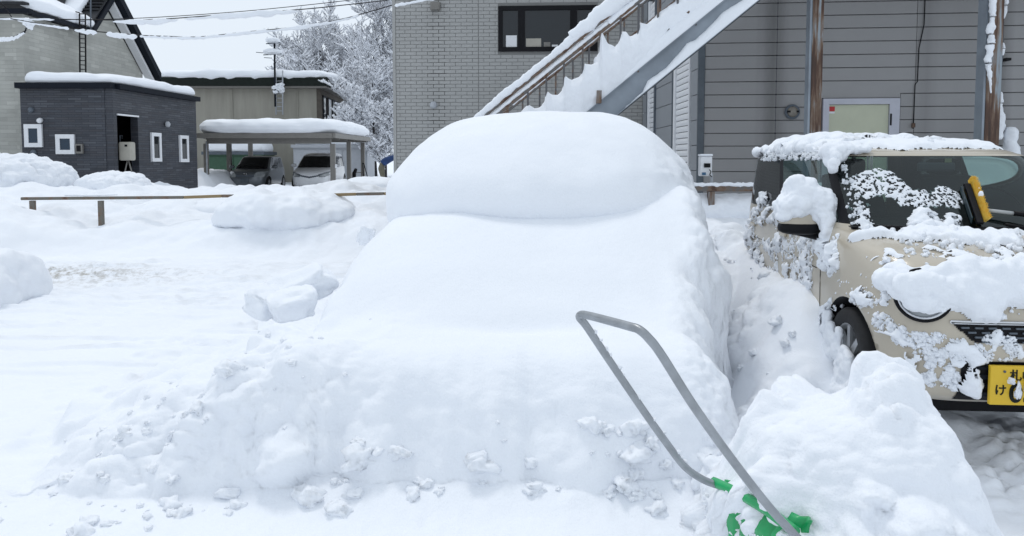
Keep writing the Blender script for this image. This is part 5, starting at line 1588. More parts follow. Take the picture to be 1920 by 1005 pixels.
def drape(name, parent, bvh, M, poly, direction, step, thick, mat, seed, edge=0.04, noise=0.03, nscale=14, thr=None, lump=0.4, off=-0.004, smooth=True, lscale=16, far=3.0, drop=0.0, zr=None):
    Minv_ = M.inverted()
    """sheet following the car's surface inside a polygon given in the car's frame, with irregular rim and thickness"""
    d = Vector(direction).normalized()
    a = Vector((0, 0, 1)).cross(d)
    if a.length < 1e-3: a = Vector((1, 0, 0))
    a.normalize(); b_ = d.cross(a)
    P2 = np.array([(p.dot(a), p.dot(b_)) for p in poly])
    lo = P2.min(0)-0.03; hi = P2.max(0)+0.03
    nu = max(4, int((hi[0]-lo[0])/step)); nv = max(4, int((hi[1]-lo[1])/step))
    U, Vv = np.meshgrid(np.linspace(lo[0], hi[0], nu), np.linspace(lo[1], hi[1], nv), indexing='ij')
    q = np.stack([U.ravel(), Vv.ravel()], 1)
    sd = pip_sd(q, P2)
    q3 = np.concatenate([q, np.zeros((len(q), 1))], 1)
    sd = sd+noise*(fbm(q3*nscale, 4, seed)*2.0)
    if thr is not None: 
        k = fbm(q3*thr[1], 4, seed+5, gain=0.62)
        sd = np.minimum(sd, (k-thr[0])*thr[2])
    L = lump*(clods(q3*lscale, seed+2)+0.6*clods(q3*lscale*2.3, seed+3)-0.5)
    e_ = np.clip(sd/edge, 0, 1); t = thick*np.sqrt(1-(1-e_)**2)*(1+L)
    t = np.where(sd <= 0, off, np.maximum(t, 0.001))
    if thick > 0 and lump > 0:
        T2 = t.reshape(nu, nv)
        for _ in range(2):
            for ax in (0, 1):
                Q = np.concatenate([np.take(T2, [0], ax), T2, np.take(T2, [-1], ax)], ax); m_ = T2.shape[ax]
                T2 = (np.take(Q, range(m_), ax)+2*np.take(Q, range(1, m_+1), ax)+np.take(Q, range(2, m_+2), ax))/4
        t = T2.ravel()
    keep = sd > -step*1.6
    R = M.to_3x3(); dw = (R @ d).normalized()
    pos = np.zeros((len(q), 3)); ok = np.zeros(len(q), bool)
    nrm = np.zeros((len(q), 3))
    for i in np.where(keep)[0]:
        o = M @ (a*q[i, 0]+b_*q[i, 1]-d*far)
        h = bvh.ray_cast(o, dw)
        if h[0] is None: continue
        if zr is not None and not (zr[0] < (Minv_ @ h[0]).z < zr[1]): continue
        n_ = h[1]
        if n_.dot(dw) > 0: n_ = -n_
        if -n_.dot(dw) < 0.22: continue
        ok[i] = True; pos[i] = h[0][:]; nrm[i] = n_[:]
    nn = nrm*0.8+np.array(-dw)*0.2+np.array([0, 0, drop])
    pos += nn*t[:, None]
    F = grid_faces(nu, nv)
    good = ok[F].all(1) & (keep[F].all(1))
    # drop long jumps
    e = np.linalg.norm(pos[F[:, 0]]-pos[F[:, 2]], axis=1)
    good &= e < step*7
    F = F[good]
    if len(F) == 0: return None
    used, inv = np.unique(F, return_inverse=True)
    return link(name, mesh_np(name, pos[used], inv.reshape(-1, 4), smooth), mat, parent, True)

# ------------------------------------------------------------------ the cream car being dug out
KF = Vector((2.57, 3.50, 0.20)); KY = radians(-4.3)
kc = empty('cream_car', KF, 'cream small car half cleared of snow, partly cut by the right edge', 'car', rz=KY)
MK = Matrix.Translation(KF) @ Matrix.Rotation(KY, 4, 'Z')
low = [(0.20, 0.12, 3.28, 0.66, 6.5), (0.27, 0.03, 3.36, 0.71, 6.5), (0.42, 0.0, 3.39, 0.733, 6.5), (0.58, 0.005, 3.395, 0.738, 6.5), (0.72, 0.02, 3.39, 0.738, 6.5),
       (0.81, 0.045, 3.38, 0.734, 6.5), (0.865, 0.095, 3.37, 0.728, 6.5), (0.91, 0.19, 3.36, 0.722, 6.5), (0.945, 0.35, 3.36, 0.716, 6.5), (0.98, 0.56, 3.36, 0.71, 6.5), (1.005, 0.80, 3.34, 0.70, 6.5)]
grn = [(0.99, 0.68, 3.36, 0.705, 6.5), (1.05, 0.75, 3.355, 0.697, 6.5), (1.385, 1.13, 3.27, 0.662, 6.5), (1.445, 1.22, 3.24, 0.638, 5.5), (1.48, 1.36, 3.18, 0.59, 4.6),
       (1.505, 1.58, 3.05, 0.51, 6.5), (1.52, 1.9, 2.8, 0.38, 6.5), (1.527, 2.3, 2.45, 0.1, 6.5)]
kb, kp, bk_ = car_shell(kc, MK, low, grn, M_CREAM, M_CARGLASS, 1.02, 1.425, side_v=(-0.80, 0.82), wheels=(0.60, 2.85), wr=0.285, wu=0.955)
for nm_ in kp:
    if nm_.startswith('rear_side'): kp[nm_].data.materials[0] = M_CARDARK
# inside: liner, dash, seats, steering wheel, mirror
M_SEAT = paint('seat_fabric', (0.05, 0.055, 0.06), 0.9, spec=0.1)
M_DASH = paint('dashboard', (0.03, 0.033, 0.035), 0.7, spec=0.2)
MB(MK).box(-0.64, 0.64, 0.80, 3.2, 1.007, 1.012).build('cabin_floor', M_DASH, kc, True)
MB(MK).prism([(-0.62, 0.84, 1.013), (-0.62, 1.10, 1.013), (-0.62, 1.06, 1.06), (-0.62, 0.92, 1.05)], (1.24, 0, 0)).build('dashboard', M_DASH, kc, True, bevel=0.015)
for s in (-0.32, 0.32):
    sb = MB(MK).prism([(s-0.21, 1.55, 1.013), (s+0.21, 1.55, 1.013), (s+0.18, 1.70, 1.30), (s-0.18, 1.70, 1.30)], (0, 0.12, 0)).build('seat', M_SEAT, kc, True, bevel=0.03)
    MB(MK).box(s-0.11, s+0.11, 1.72, 1.80, 1.30, 1.41).build('head_rest', M_SEAT, sb, True, bevel=0.03)
MB(MK).lathe((0.32, 1.10, 1.10), (0, -0.75, 0.6), [(0.155, 0.0), (0.168, 0.012), (0.155, 0.024), (0.145, 0.012), (0.155, 0.0)], 32).build('steering_wheel', M_DASH, kc, True)
MB(MK).box(-0.115, 0.115, 1.17, 1.195, 1.33, 1.385).build('rear_view_mirror', M_GREYPIPE, kc, True, bevel=0.012)
MB(MK).box(0.05, 0.09, 1.175, 1.18, 1.385, 1.41).build('inspection_sticker', paint('sticker', (0.55, 0.58, 0.30), 0.5), kc, True)
MB(MK).box(-0.58, 0.58, 0.40, 3.2, 0.06, 0.197).build('underbody_shade', M_BLACK, kc, True)  # black box added under the body for the dark shade below the bumper
# headlights
def kl(px, py): 
    r = survey(bk_, MK, [(px, py)]); return r[0]
hc = kl(1731, 553)
for sgn in (1, -1):
    c = Vector((hc.x*sgn, hc.y, hc.z))
    ax = Vector((-0.34*sgn, -1, 0.16)).normalized()
    hl = MB(MK).lathe(c-ax*0.03, ax, [(0.132, 0.0), (0.134, 0.040), (0.127, 0.052), (0.120, 0.046)], 40).build('headlight', M_BLACK, kc, True)
    MB(MK).lathe(c-ax*0.03, ax, [(0.120, 0.04), (0.117, 0.055), (0.108, 0.052), (0.104, 0.040)], 40).build('chrome_ring', M_CHROME, hl, True)
    MB(MK).lathe(c-ax*0.03, ax, [(0.105, 0.044), (0.09, 0.056), (0.05, 0.064), (0, 0.067)], 40).build('lens', M_LAMP, hl, True)
# grille, chrome strip, lower intake
def box_poly(x0, x1, z0, z1): return [Vector((x0, 0, z0)), Vector((x1, 0, z0)), Vector((x1, 0, z1)), Vector((x0, 0, z1))]
FR = (0, 1, 0)
zg1 = kl(1800, 606).z; xg = kl(1787, 610).x; zg0 = kl(1860, 641).z
gp = [Vector((xg, 0, zg1)), Vector((-xg, 0, zg1)), Vector((-xg-0.10, 0, zg0)), Vector((xg+0.10, 0, zg0))]
gr = drape('grille', kc, bk_, MK, gp, FR, 0.008, 0.0, M_BLACK, 1, noise=0, lump=0, off=0.006)
for o in (gr,): 
    pass
drape('chrome_strip', gr, bk_, MK, box_poly(xg-0.01, -xg+0.01, zg1-0.001, zg1+0.011), FR, 0.004, 0.012, M_CHROME, 2, noise=0, lump=0, off=0.008)
for r_ in range(4):
    for i in range(12):
        x0 = xg+0.05+i*0.062+(r_ % 2)*0.031; z0 = zg1-0.020-r_*0.022
        if x0 > -xg-0.08 or x0 < xg+0.03+r_*0.02: continue
        p = kb and bk_.ray_cast(MK @ Vector((x0, -1, z0)), (MK.to_3x3() @ Vector((0, 1, 0))))
        if p[0] is None: continue
        y0 = (MK.inverted() @ p[0]).y
        MB(MK).box(x0-0.018, x0+0.018, y0-0.011, y0-0.002, z0-0.004, z0+0.004).build('mesh_bar', M_GREYPIPE, gr, True)
xl0 = kl(1804, 700).x; zi1 = kl(1820, 680).z; zi0 = kl(1820, 746).z
li = drape('lower_intake', kc, bk_, MK, box_poly(xl0, -xl0, zi0, zi1), FR, 0.010, 0.0, M_BLACK, 3, noise=0, lump=0, off=0.006)
for k in range(4):
    z0 = zi0+0.03+k*0.045
    drape('intake_bar', li, bk_, MK, box_poly(xl0+0.02, -xl0-0.02, z0, z0+0.010), FR, 0.005, 0.018, M_TRIM, 4, noise=0, lump=0, off=0.010)
# number plate
pc = kl(1846, 715)
pl_x0 = pc.x; pz0 = kl(1860, 747).z; pz1 = kl(1860, 682).z
M_PLATE = paint('plate_yellow', (0.72, 0.47, 0.03), 0.45, var=0.02, bmp=0)
yv = -0.035
plt = MB(MK).box(pl_x0, pl_x0+0.33, yv-0.004, yv+0.02, pz0, pz1).build('number_plate', M_PLATE, kc, True, bevel=0.004)
def text_part(body, x, z, size, mat, parent, y, name='lettering', M=None, off=0.0):
    cu = bpy.data.curves.new(name, 'FONT'); cu.body = body; cu.size = size; cu.extrude = 0.0008; cu.offset = off
    o = bpy.data.objects.new(name, cu); COL.objects.link(o)
    dg = bpy.context.evaluated_depsgraph_get(); dg.update()
    me = bpy.data.meshes.new_from_object(o.evaluated_get(dg))
    bpy.data.objects.remove(o)
    me.transform(M @ Matrix.Translation((x, y, z)) @ Matrix.Rotation(pi/2, 4, 'X'))
    return link(name, me, mat, parent, True)
M_INK = paint('plate_ink', (0.012, 0.016, 0.012), 0.5, bmp=0, spec=0.2)
ph = pz1-pz0
text_part('札幌', pl_x0+0.085, pz0+ph*0.66, ph*0.30, M_INK, plt, yv-0.0055, M=MK, off=0.001)
text_part('け', pl_x0+0.018, pz0+ph*0.28, ph*0.30, M_INK, plt, yv-0.0055, M=MK, off=0.001)
text_part('03', pl_x0+0.085, pz0+ph*0.09, ph*0.66, M_INK, plt, yv-0.0055, M=MK, off=0.003)
MB(MK).lathe((pl_x0+0.062, yv-0.004, pz1-0.026), (0, -1, 0), [(0.006, 0), (0.006, 0.004), (0, 0.005)], 10).build('screw', M_GREYPIPE, plt, True)
V, F = lump_cloud([(*(MK @ Vector((pl_x0+0.165, yv-0.012, pz0+ph*0.50))), 0.055, 0.012, 0.028), (*(MK @ Vector((pl_x0+0.125, yv-0.01, pz0+ph*0.36))), 0.030, 0.01, 0.030), (*(MK @ Vector((pl_x0+0.085, yv-0.01, pz0+ph*0.64))), 0.026, 0.008, 0.014)], ICO3, 79)
link('plate_snow', mesh_np('plate_snow', V, F), M_SNOWC, plt, True)
# mirrors with their snow load
for sgn in (-1, 1):
    mr = Vector((sgn*0.84, 1.13, 1.03))
    V0, F0 = ICO4
    v = np.sign(V0)*np.abs(V0)**0.75*np.array([0.125, 0.075, 0.085])
    v = v@np.array(MK.to_3x3()).T+np.array(MK @ mr)
    hs = link('door_mirror', mesh_np('door_mirror', v, F0), M_CREAM, kc, True)
    MB(MK).tube([mr+Vector((sgn*0.02, 0.0, -0.075)), mr+Vector((-sgn*0.10, 0.02, -0.10)), mr+Vector((-sgn*0.16, 0.02, -0.10))], [0.03, 0.035, 0.045], 10).build('mirror_arm', M_BLACK, hs, True)
    v = np.sign(V0)*np.abs(V0)**0.7*np.array([0.132, 0.08, 0.045])
    v = v@np.array(MK.to_3x3()).T+np.array(MK @ (mr+Vector((0, 0, -0.055))))
    link('mirror_base', mesh_np('mirror_base', v, F0), M_BLACK, hs, True)
def blob(name, parent, M, parts, seed, mat, amp=0.35, clod=0.02):
    """one lump of snow from overlapping balls, voxel-remeshed together"""
    bm = bmesh.new()
    for (c, s) in parts:
        r = bmesh.ops.create_icosphere(bm, subdivisions=3, radius=1)
        for v in r['verts']: v.co = Vector((v.co.x*s[0], v.co.y*s[1], v.co.z*s[2]))+Vector(c)
    me = bpy.data.meshes.new(name); bm.to_mesh(me); bm.free()
    o = bpy.data.objects.new(name, me); COL.objects.link(o)
    rm = o.modifiers.new('r', 'REMESH'); rm.mode = 'VOXEL'; rm.voxel_size = 0.010
    dg = bpy.context.evaluated_depsgraph_get(); dg.update()
    me2 = bpy.data.meshes.new_from_object(o.evaluated_get(dg)); bpy.data.objects.remove(o)
    bm = bmesh.new(); bm.from_mesh(me2)
    for _ in range(3): bmesh.ops.smooth_vert(bm, verts=bm.verts, factor=0.5, use_axis_x=True, use_axis_y=True, use_axis_z=True)
    bm.normal_update()
    V = np.array([v.co[:] for v in bm.verts]); N = np.array([v.normal[:] for v in bm.verts])
    V = V+N*(clod*(clods(V*14, seed)+0.5*clods(V*32, seed+1)-0.5)+clod*1.0*fbm(V*7, 3, seed+2))[:, None]
    for v, q in zip(bm.verts, V): v.co = q
    bm.to_mesh(me2); bm.free()
    me2.transform(M)
    for p in me2.polygons: p.use_smooth = True
    return link(name, me2, mat, parent, True)
kml = Vector((-0.84, 1.13, 1.12))
blob('mirror_snow', kc, MK, [((-0.86, 1.12, 1.12), (0.14, 0.12, 0.085)), ((-0.84, 1.12, 1.20), (0.105, 0.10, 0.09)), ((-0.88, 1.12, 1.26), (0.06, 0.07, 0.05)), ((-0.76, 1.10, 1.14), (0.11, 0.09, 0.09)), ((-0.72, 1.06, 1.10), (0.09, 0.07, 0.09)), ((-0.70, 1.02, 1.02), (0.06, 0.05, 0.08)), ((-0.715, 0.98, 0.93), (0.045, 0.035, 0.06)), ((-0.93, 1.12, 1.07), (0.06, 0.09, 0.05)), ((-0.72, 0.96, 0.84), (0.04, 0.03, 0.06)), ((-0.73, 0.95, 0.77), (0.035, 0.03, 0.05))], 401, M_SNOWC)
def scatter(name, parent, bvh, M, poly, direction, n, r0, r1, seed, thr=-0.1, ns=7, stretch=1.3, depth=0.5, mat=None, zr=None):
    d = Vector(direction).normalized()
    a = Vector((0, 0, 1)).cross(d)
    if a.length < 1e-3: a = Vector((1, 0, 0))
    a.normalize(); b_ = d.cross(a)
    if len(poly) < 3: return None
    P2 = np.array([(p.dot(a), p.dot(b_)) for p in poly])
    rs = np.random.RandomState(seed)
    q = rs.uniform(P2.min(0), P2.max(0), (n, 2))
    q3 = np.concatenate([q*np.array([1.6, 1.0]), np.zeros((n, 1))], 1)
    k = fbm(q3*ns, 3, seed)
    sd = pip_sd(q, P2)
    items = []
    dw = (M.to_3x3() @ d).normalized()
    for i in range(n):
        if sd[i] < 0 or k[i] < thr: continue
        h = bvh.ray_cast(M @ (a*q[i, 0]+b_*q[i, 1]-d*3), dw)
        if h[0] is None: continue
        if zr is not None and not (zr[0] < (M.inverted() @ h[0]).z < zr[1]): continue
        if d.x > 0.9 and (M.inverted() @ h[0]).x > -0.55: continue
        r = r0+(r1-r0)*rs.uniform(0, 1)**2.2*min(1.0, 0.4+(k[i]-thr)*3)
        nn = h[1] if h[1].dot(dw) < 0 else -h[1]
        p = h[0]+nn*r*(depth-0.3)
        items.append((p.x, p.y, p.z, r, r, r*stretch))
    if not items: return None
    V, F = lump_cloud(items, ICO2, seed, 0.65)
    o = link(name, mesh_np(name, V, F), mat or M_SNOWC, parent, True); o['kind'] = 'stuff'
    return o
def S(pts): return survey(bk_, MK, pts)
DN = (0.0, 0.15, -1); DIAG = (0.0, 0.75, -0.65); WS_ = (0, 1, -0.35); SD = (1, 0.12, -0.05)
# roof
roofpoly = [Vector((-0.52, 1.37, 0)), Vector((0.0, 1.29, 0)), Vector((0.52, 1.37, 0)), Vector((0.59, 2.2, 0)), Vector((0.57, 3.12, 0)), Vector((-0.57, 3.12, 0)), Vector((-0.59, 2.2, 0))]
drape('roof_snow', kc, bk_, MK, roofpoly, (0, 0, -1), 0.009, 0.030, M_SNOWC, 410, edge=0.12, noise=0.04, nscale=6, lump=0.5, lscale=7)
drape('roof_snow', kc, bk_, MK, [Vector((-0.59, 1.9, 0)), Vector((-0.25, 1.75, 0)), Vector((0.0, 2.4, 0)), Vector((0.5, 2.2, 0)), Vector((0.55, 3.1, 0)), Vector((-0.59, 3.1, 0))], (0, 0, -1), 0.009, 0.055, M_SNOWC, 411, edge=0.18, noise=0.10, nscale=5, lump=0.8, lscale=5)
scatter('roof_crumbs', kc, bk_, MK, roofpoly, (0, 0, -1), 380, 0.004, 0.035, 406, thr=0.10, ns=3, stretch=0.8, depth=1.2, zr=(1.40, 2))
blob('roof_edge_snow', kc, MK, [((-0.605, 1.7+0.15*i+rnd.uniform(-0.05, 0.05), 1.465+rnd.uniform(0, 0.04)), (rnd.uniform(0.02, 0.04), rnd.uniform(0.08, 0.13), rnd.uniform(0.018, 0.035))) for i in range(10)], 402, M_SNOWC, clod=0.03)
blob('pillar_snow', kc, MK, [((-0.58, 1.26, 1.465), (0.10, 0.13, 0.035)), ((-0.48, 1.23, 1.47), (0.10, 0.06, 0.020)), ((-0.625, 1.18, 1.42), (0.03, 0.07, 0.05)), ((-0.645, 1.12, 1.36), (0.025, 0.05, 0.04)), ((-0.60, 1.20, 1.44), (0.06, 0.06, 0.035))], 403, M_SNOWC, clod=0.025)
def patchy(name, poly, dr, th_, r1_, n_, tr_, seed, ns=7, st_=1.2, zr=None, mat=None):
    pts = S(poly)
    if len(pts) < 3: return
    dp_ = drape(name, kc, bk_, MK, pts, dr, 0.0062, th_, mat or M_SNOWC, seed, edge=0.03, noise=0.03, nscale=10, thr=(tr_+0.04, ns*1.1, 0.25), lump=0.9, lscale=22, zr=zr)
    if dp_ is not None: dp_['kind'] = 'stuff'
    scatter(name, kc, bk_, MK, pts, dr, n_, 0.0025, r1_, seed+1, thr=tr_, ns=ns, stretch=st_, zr=zr, mat=mat)
scatter('visor_snow', kc, bk_, MK, [Vector((0, 1.25, 1.37)), Vector((0, 2.9, 1.36)), Vector((0, 2.9, 1.47)), Vector((0, 1.25, 1.47))], SD, 2200, 0.003, 0.011, 412, thr=-0.10, ns=8, stretch=0.9, mat=M_SNOWW)
scatter('pillar_frost', kc, bk_, MK, [Vector((0, 0.72, 1.02)), Vector((0, 0.98, 1.02)), Vector((0, 1.32, 1.43)), Vector((0, 1.08, 1.43))], SD, 700, 0.003, 0.013, 415, thr=-0.02, ns=8, mat=M_SNOWW)
# windscreen frost and clumps
WP1 = [(1596, 330), (1640, 316), (1672, 322), (1700, 345), (1712, 362), (1690, 372), (1655, 366), (1625, 372), (1602, 352)]
WP2 = [(1675, 368), (1700, 352), (1745, 362), (1760, 346), (1790, 356), (1806, 375), (1800, 392), (1770, 385), (1730, 390), (1690, 386)]
for k, wp in enumerate((WP1, WP2)):
    drape('windscreen_frost', kc, bk_, MK, S(wp), WS_, 0.0042, 0.005, M_SNOWW, 413+k, edge=0.007, noise=0.010, nscale=20, thr=(-0.24, 46, 0.10), lump=1.0, lscale=60)
    scatter('frost_crumbs', kc, bk_, MK, S(wp), WS_, 500, 0.0015, 0.004, 416+k, thr=-0.1, ns=14, stretch=1.0, mat=M_SNOWW, zr=(1.0, 1.45))
patchy('frost_crumbs', [(1604, 340), (1612, 360), (1622, 395), (1650, 425), (1690, 440), (1606, 440)], WS_, 0.012, 0.010, 500, -0.02, 418, 12, 1.0, mat=M_SNOWW, zr=(0.9, 1.25))
patchy('frost_crumbs', [(1706, 430), (1712, 398), (1745, 394), (1762, 412), (1785, 402), (1806, 425), (1800, 440)], WS_, 0.030, 0.014, 500, -0.2, 518, 8, 1.0, zr=(0.9, 1.16))
cowl = S([(1604, 452), (1606, 440), (1660, 440), (1700, 436), (1716, 418), (1745, 418), (1760, 428), (1785, 426), (1800, 434), (1830, 442), (1880, 440), (1916, 436), (1918, 466), (1780, 456)])
drape('cowl_snow', kc, bk_, MK, cowl, (0, 1, -0.8), 0.006, 0.030, M_SNOWC, 416, edge=0.04, noise=0.03, nscale=9, lump=1.0, lscale=20)
scatter('cowl_crumbs', kc, bk_, MK, S([(1600, 452), (1606, 438), (1700, 430), (1716, 415), (1800, 420), (1850, 435), (1916, 432), (1918, 478), (1750, 468)]), (0, 1, -0.8), 700, 0.004, 0.018, 425, thr=-0.02, ns=8, depth=1.0, zr=(0.8, 1.1))
# bonnet, front, side
BP_ = S([(1640, 500), (1660, 492), (1720, 498), (1800, 490), (1860, 484), (1916, 488)])+[Vector((0.62, 0.40, 1.0)), Vector((0.62, 0.15, 0.8))]+S([(1916, 590), (1870, 596), (1800, 592), (1778, 582), (1732, 572), (1700, 562), (1680, 545), (1660, 525), (1644, 512)])
drape('bonnet_snow', kc, bk_, MK, BP_, DIAG, 0.0065, 0.048, M_SNOWC, 417, edge=0.09, noise=0.035, nscale=7, lump=0.7, lscale=11)
scatter('bonnet_crumbs', kc, bk_, MK, BP_, DIAG, 1100, 0.003, 0.020, 426, thr=0.02, ns=5, stretch=0.9, depth=1.8, zr=(0.5, 1.0))
patchy('bonnet_crumbs', [(1632, 470), (1720, 470), (1800, 460), (1900, 470), (1900, 500), (1640, 500)], DIAG, 0.014, 0.012, 500, 0.08, 427, 6, 1.0, zr=(0.5, 1.0))
blob('lamp_snow', kc, MK, [(hc+Vector((-0.02, -0.035, 0.05)), (0.14, 0.06, 0.07)), (hc+Vector((0.08, -0.035, 0.02)), (0.09, 0.06, 0.06)), (hc+Vector((-0.08, 0.0, 0.03)), (0.07, 0.07, 0.06)), (hc+Vector((0.0, -0.04, -0.02)), (0.11, 0.05, 0.05)), (hc+Vector((0.02, -0.045, -0.05)), (0.075, 0.035, 0.035)), (hc+Vector((0.18, -0.03, 0.02)), (0.10, 0.05, 0.06)), (hc+Vector((-0.15, 0.05, 0.07)), (0.06, 0.06, 0.05))], 407, M_SNOWC, clod=0.018)
for k, (poly, n_, r1_, tr_, th_) in enumerate([
    ([(1628, 600), (1645, 585), (1668, 590), (1700, 620), (1720, 650), (1790, 655), (1845, 700), (1835, 735), (1770, 765), (1700, 710), (1640, 690)], 2600, 0.015, -0.12, 0.030),
    ([(1700, 620), (1780, 626), (1800, 636), (1850, 650), (1916, 650), (1916, 676), (1800, 676), (1740, 668)], 1500, 0.011, -0.04, 0.020),
    ([(1800, 622), (1916, 634), (1916, 648), (1860, 646), (1815, 636)], 500, 0.010, 0.0, 0.016),
    ([(1802, 690), (1850, 700), (1850, 765), (1802, 755)], 460, 0.011, 0.0, 0.02),
    ([(1760, 740), (1830, 745), (1830, 770), (1780, 770)], 260, 0.010, 0.0, 0.014)]):
    patchy('bumper_snow', poly, FR, th_, r1_, n_, tr_, 440+k*2, 6, 1.0)
patchy('wing_snow', [(1596, 558), (1630, 530), (1662, 535), (1672, 562), (1640, 575), (1606, 575)], (0.6, 1, -0.1), 0.02, 0.011, 420, -0.08, 456, 9, zr=(0.3, 0.9))
for k, (poly, n_, r1_, tr_, st_, th_) in enumerate([
    ([(1404, 355), (1432, 350), (1444, 388), (1500, 402), (1548, 425), (1530, 440), (1470, 430), (1420, 412), (1412, 470), (1400, 460)], 1300, 0.013, -0.12, 1.2, 0.024),
    ([(1402, 400), (1565, 430), (1545, 475), (1470, 470), (1410, 455)], 2500, 0.0045, -0.1, 1.0, 0.003),
    ([(1466, 470), (1530, 440), (1524, 500), (1520, 560), (1500, 580), (1474, 540)], 1500, 0.012, 0.03, 1.8, 0.018),
    ([(1536, 452), (1570, 445), (1574, 500), (1558, 515), (1540, 490)], 700, 0.016, -0.3, 1.4, 0.035),
    ([(1430, 450), (1452, 450), (1462, 520), (1440, 520)], 400, 0.010, 0.08, 2.0, 0.014),
    ([(1456, 440), (1466, 440), (1468, 474), (1456, 470)], 120, 0.010, -0.2, 1.6, 0.02),
    ([(1528, 612), (1560, 560), (1568, 570), (1552, 640), (1548, 690), (1530, 680)], 900, 0.014, -0.2, 1.6, 0.028),
    ([(1400, 440), (1420, 440), (1440, 520), (1410, 520)], 800, 0.014, 0.0, 1.6, 0.022),
    ([(1575, 500), (1640, 470), (1660, 600), (1600, 570)], 200, 0.005, 0.12, 1.2, 0.0)]):
    if th_ > 0: patchy('door_snow', poly, SD, th_, r1_, n_, tr_, 470+k*2, 7, st_)
    else: scatter('door_snow', kc, bk_, MK, S(poly), SD, n_, 0.003, r1_, 490, thr=tr_, ns=7)
# shut lines, handles, wipers
def groove(pts, name, parent, d=SD, r=0.0035):
    Mi = MK.inverted(); out = []
    for p in pts:
        h = bk_.ray_cast(MK @ (Vector(p)-Vector(d)*2), MK.to_3x3() @ Vector(d).normalized())
        if h[0] is not None: out.append(h[0])
    if len(out) > 1: MB().tube(out, r, 5).build(name, M_BLACK, parent, True)
for sgn in (1, -1):
    d = (sgn, 0, 0)
    groove([(-sgn*0, 1.03, z) for z in np.linspace(0.98, 0.34, 16)], 'shut_line', kc, d)
    groove([(0, 2.02, z) for z in np.linspace(1.0, 0.34, 16)], 'shut_line', kc, d)
    groove([(0, y, 0.34) for y in np.linspace(1.03, 2.5, 20)], 'shut_line', kc, d)
    groove([(0, y, 0.74-0.02*sin(y*2)) for y in np.linspace(1.1, 3.2, 30)], 'crease_line', kc, d, 0.003)
    for y in (1.85, 2.75):
        h = bk_.ray_cast(MK @ Vector((-sgn*2, y, 0.86)), MK.to_3x3() @ Vector((sgn, 0, 0)))
        q = MK.inverted() @ h[0]
        MB(MK).box(q.x-(0.02 if sgn > 0 else -0.0), q.x+(0.0 if sgn > 0 else 0.02), y-0.07, y+0.07, 0.845, 0.875).build('door_handle', M_CREAM, kc, True, bevel=0.008)
for (pts) in ([(1640, 428), (1690, 430), (1765, 431)], [(1880, 424), (1916, 430), (1919, 434)]):
    q = [MK @ (p+Vector((0, -0.02, 0.012))) for p in S(pts)]
    if len(q) > 1: MB().tube(q, 0.010, 6).build('wiper', M_BLACK, kc, True)
groove([(x, 0, 0.62+0*x) for x in []], 'x', kc) if False else None
# snow stuck in the wheel and arch
blob('wheel_snow', kc, MK, [((-0.745, 0.58, 0.16), (0.035, 0.13, 0.20)), ((-0.745, 0.70, 0.34), (0.03, 0.05, 0.10)), ((-0.75, 0.80, 0.30), (0.03, 0.07, 0.14)), ((-0.74, 0.87, 0.42), (0.035, 0.04, 0.10)), ((-0.74, 0.62, 0.05), (0.08, 0.26, 0.12))], 404, M_SNOWC)

# ------------------------------------------------------------------ snow brush resting on the windscreen
br_ = empty('snow_brush', MK @ kl(1825, 400), 'yellow bristled snow brush with black squeegee resting on the cream car windscreen', 'brush')
pa, pb = kl(1813, 345), kl(1838, 418)
nW = Vector((0, -0.72, 0.55)).normalized()
ax_ = (pb-pa).normalized(); sd_ = ax_.cross(nW).normalized()
if sd_.x > 0: sd_ = -sd_             # towards the left
def BP(t, s, h): return pa+(pb-pa)*t+sd_*s+nW*h
m = MB(MK); m.prism([BP(0.12, 0.008, 0.03), BP(1.12, 0.008, 0.03), BP(1.12, 0.045, 0.03), BP(0.12, 0.045, 0.03)], nW*0.022); m.build('brush_head', M_BLACK, br_, True, bevel=0.005)
m = MB(MK); m.prism([BP(0.18, 0.050, 0.004), BP(1.05, 0.050, 0.004), BP(1.02, 0.062, 0.05), BP(0.22, 0.062, 0.05)], sd_*0.006); m.build('squeegee', paint('squeegee_grey', (0.03, 0.05, 0.06), 0.4), br_, True)
M_BRISTLE = paint('yellow_bristle', (0.92, 0.70, 0.16), 0.7, var=0.15, scale=60, c2=(0.88, 0.54, 0.06), bmp=0.2)
m = MB(MK)
for i in range(1300):
    t = rnd.uniform(-0.02, 1.03); s = rnd.uniform(-0.022, 0.006)
    b0 = BP(t, s*0.7, 0.025); dvec = (nW*0.050+ -sd_*rnd.uniform(0.0, 0.018)+ax_*rnd.uniform(-0.006, 0.006))*rnd.uniform(0.8, 1.1)
    w = 0.0018
    m._add([b0+ax_*w, b0-ax_*w, b0+sd_*w*1.5, b0+dvec+ax_*w*0.7, b0+dvec-ax_*w*0.7, b0+dvec+sd_*w], [(0, 1, 4, 3), (1, 2, 5, 4), (2, 0, 3, 5), (3, 4, 5)])
bo2 = m.build('bristle', M_BRISTLE, br_, True); bo2['kind'] = 'stuff'
h0 = BP(0.75, -0.01, 0.035); h1 = kl(1893, 408)+nW*0.045; h2 = h1+(h1-h0)*1.0
MB(MK).tube([h0, h1], 0.011, 10).build('handle', paint('handle_white', (0.5, 0.52, 0.52), 0.4), br_, True)
MB(MK).tube([h1, h2], 0.014, 10).build('grip', M_BLACK, br_, True)
blob('brush_snow', br_, MK, [(BP(0.45, -0.015, 0.07), (0.016, 0.02, 0.025)), (BP(0.3, -0.015, 0.07), (0.010, 0.012, 0.014))], 405, M_SNOWC, clod=0.004)

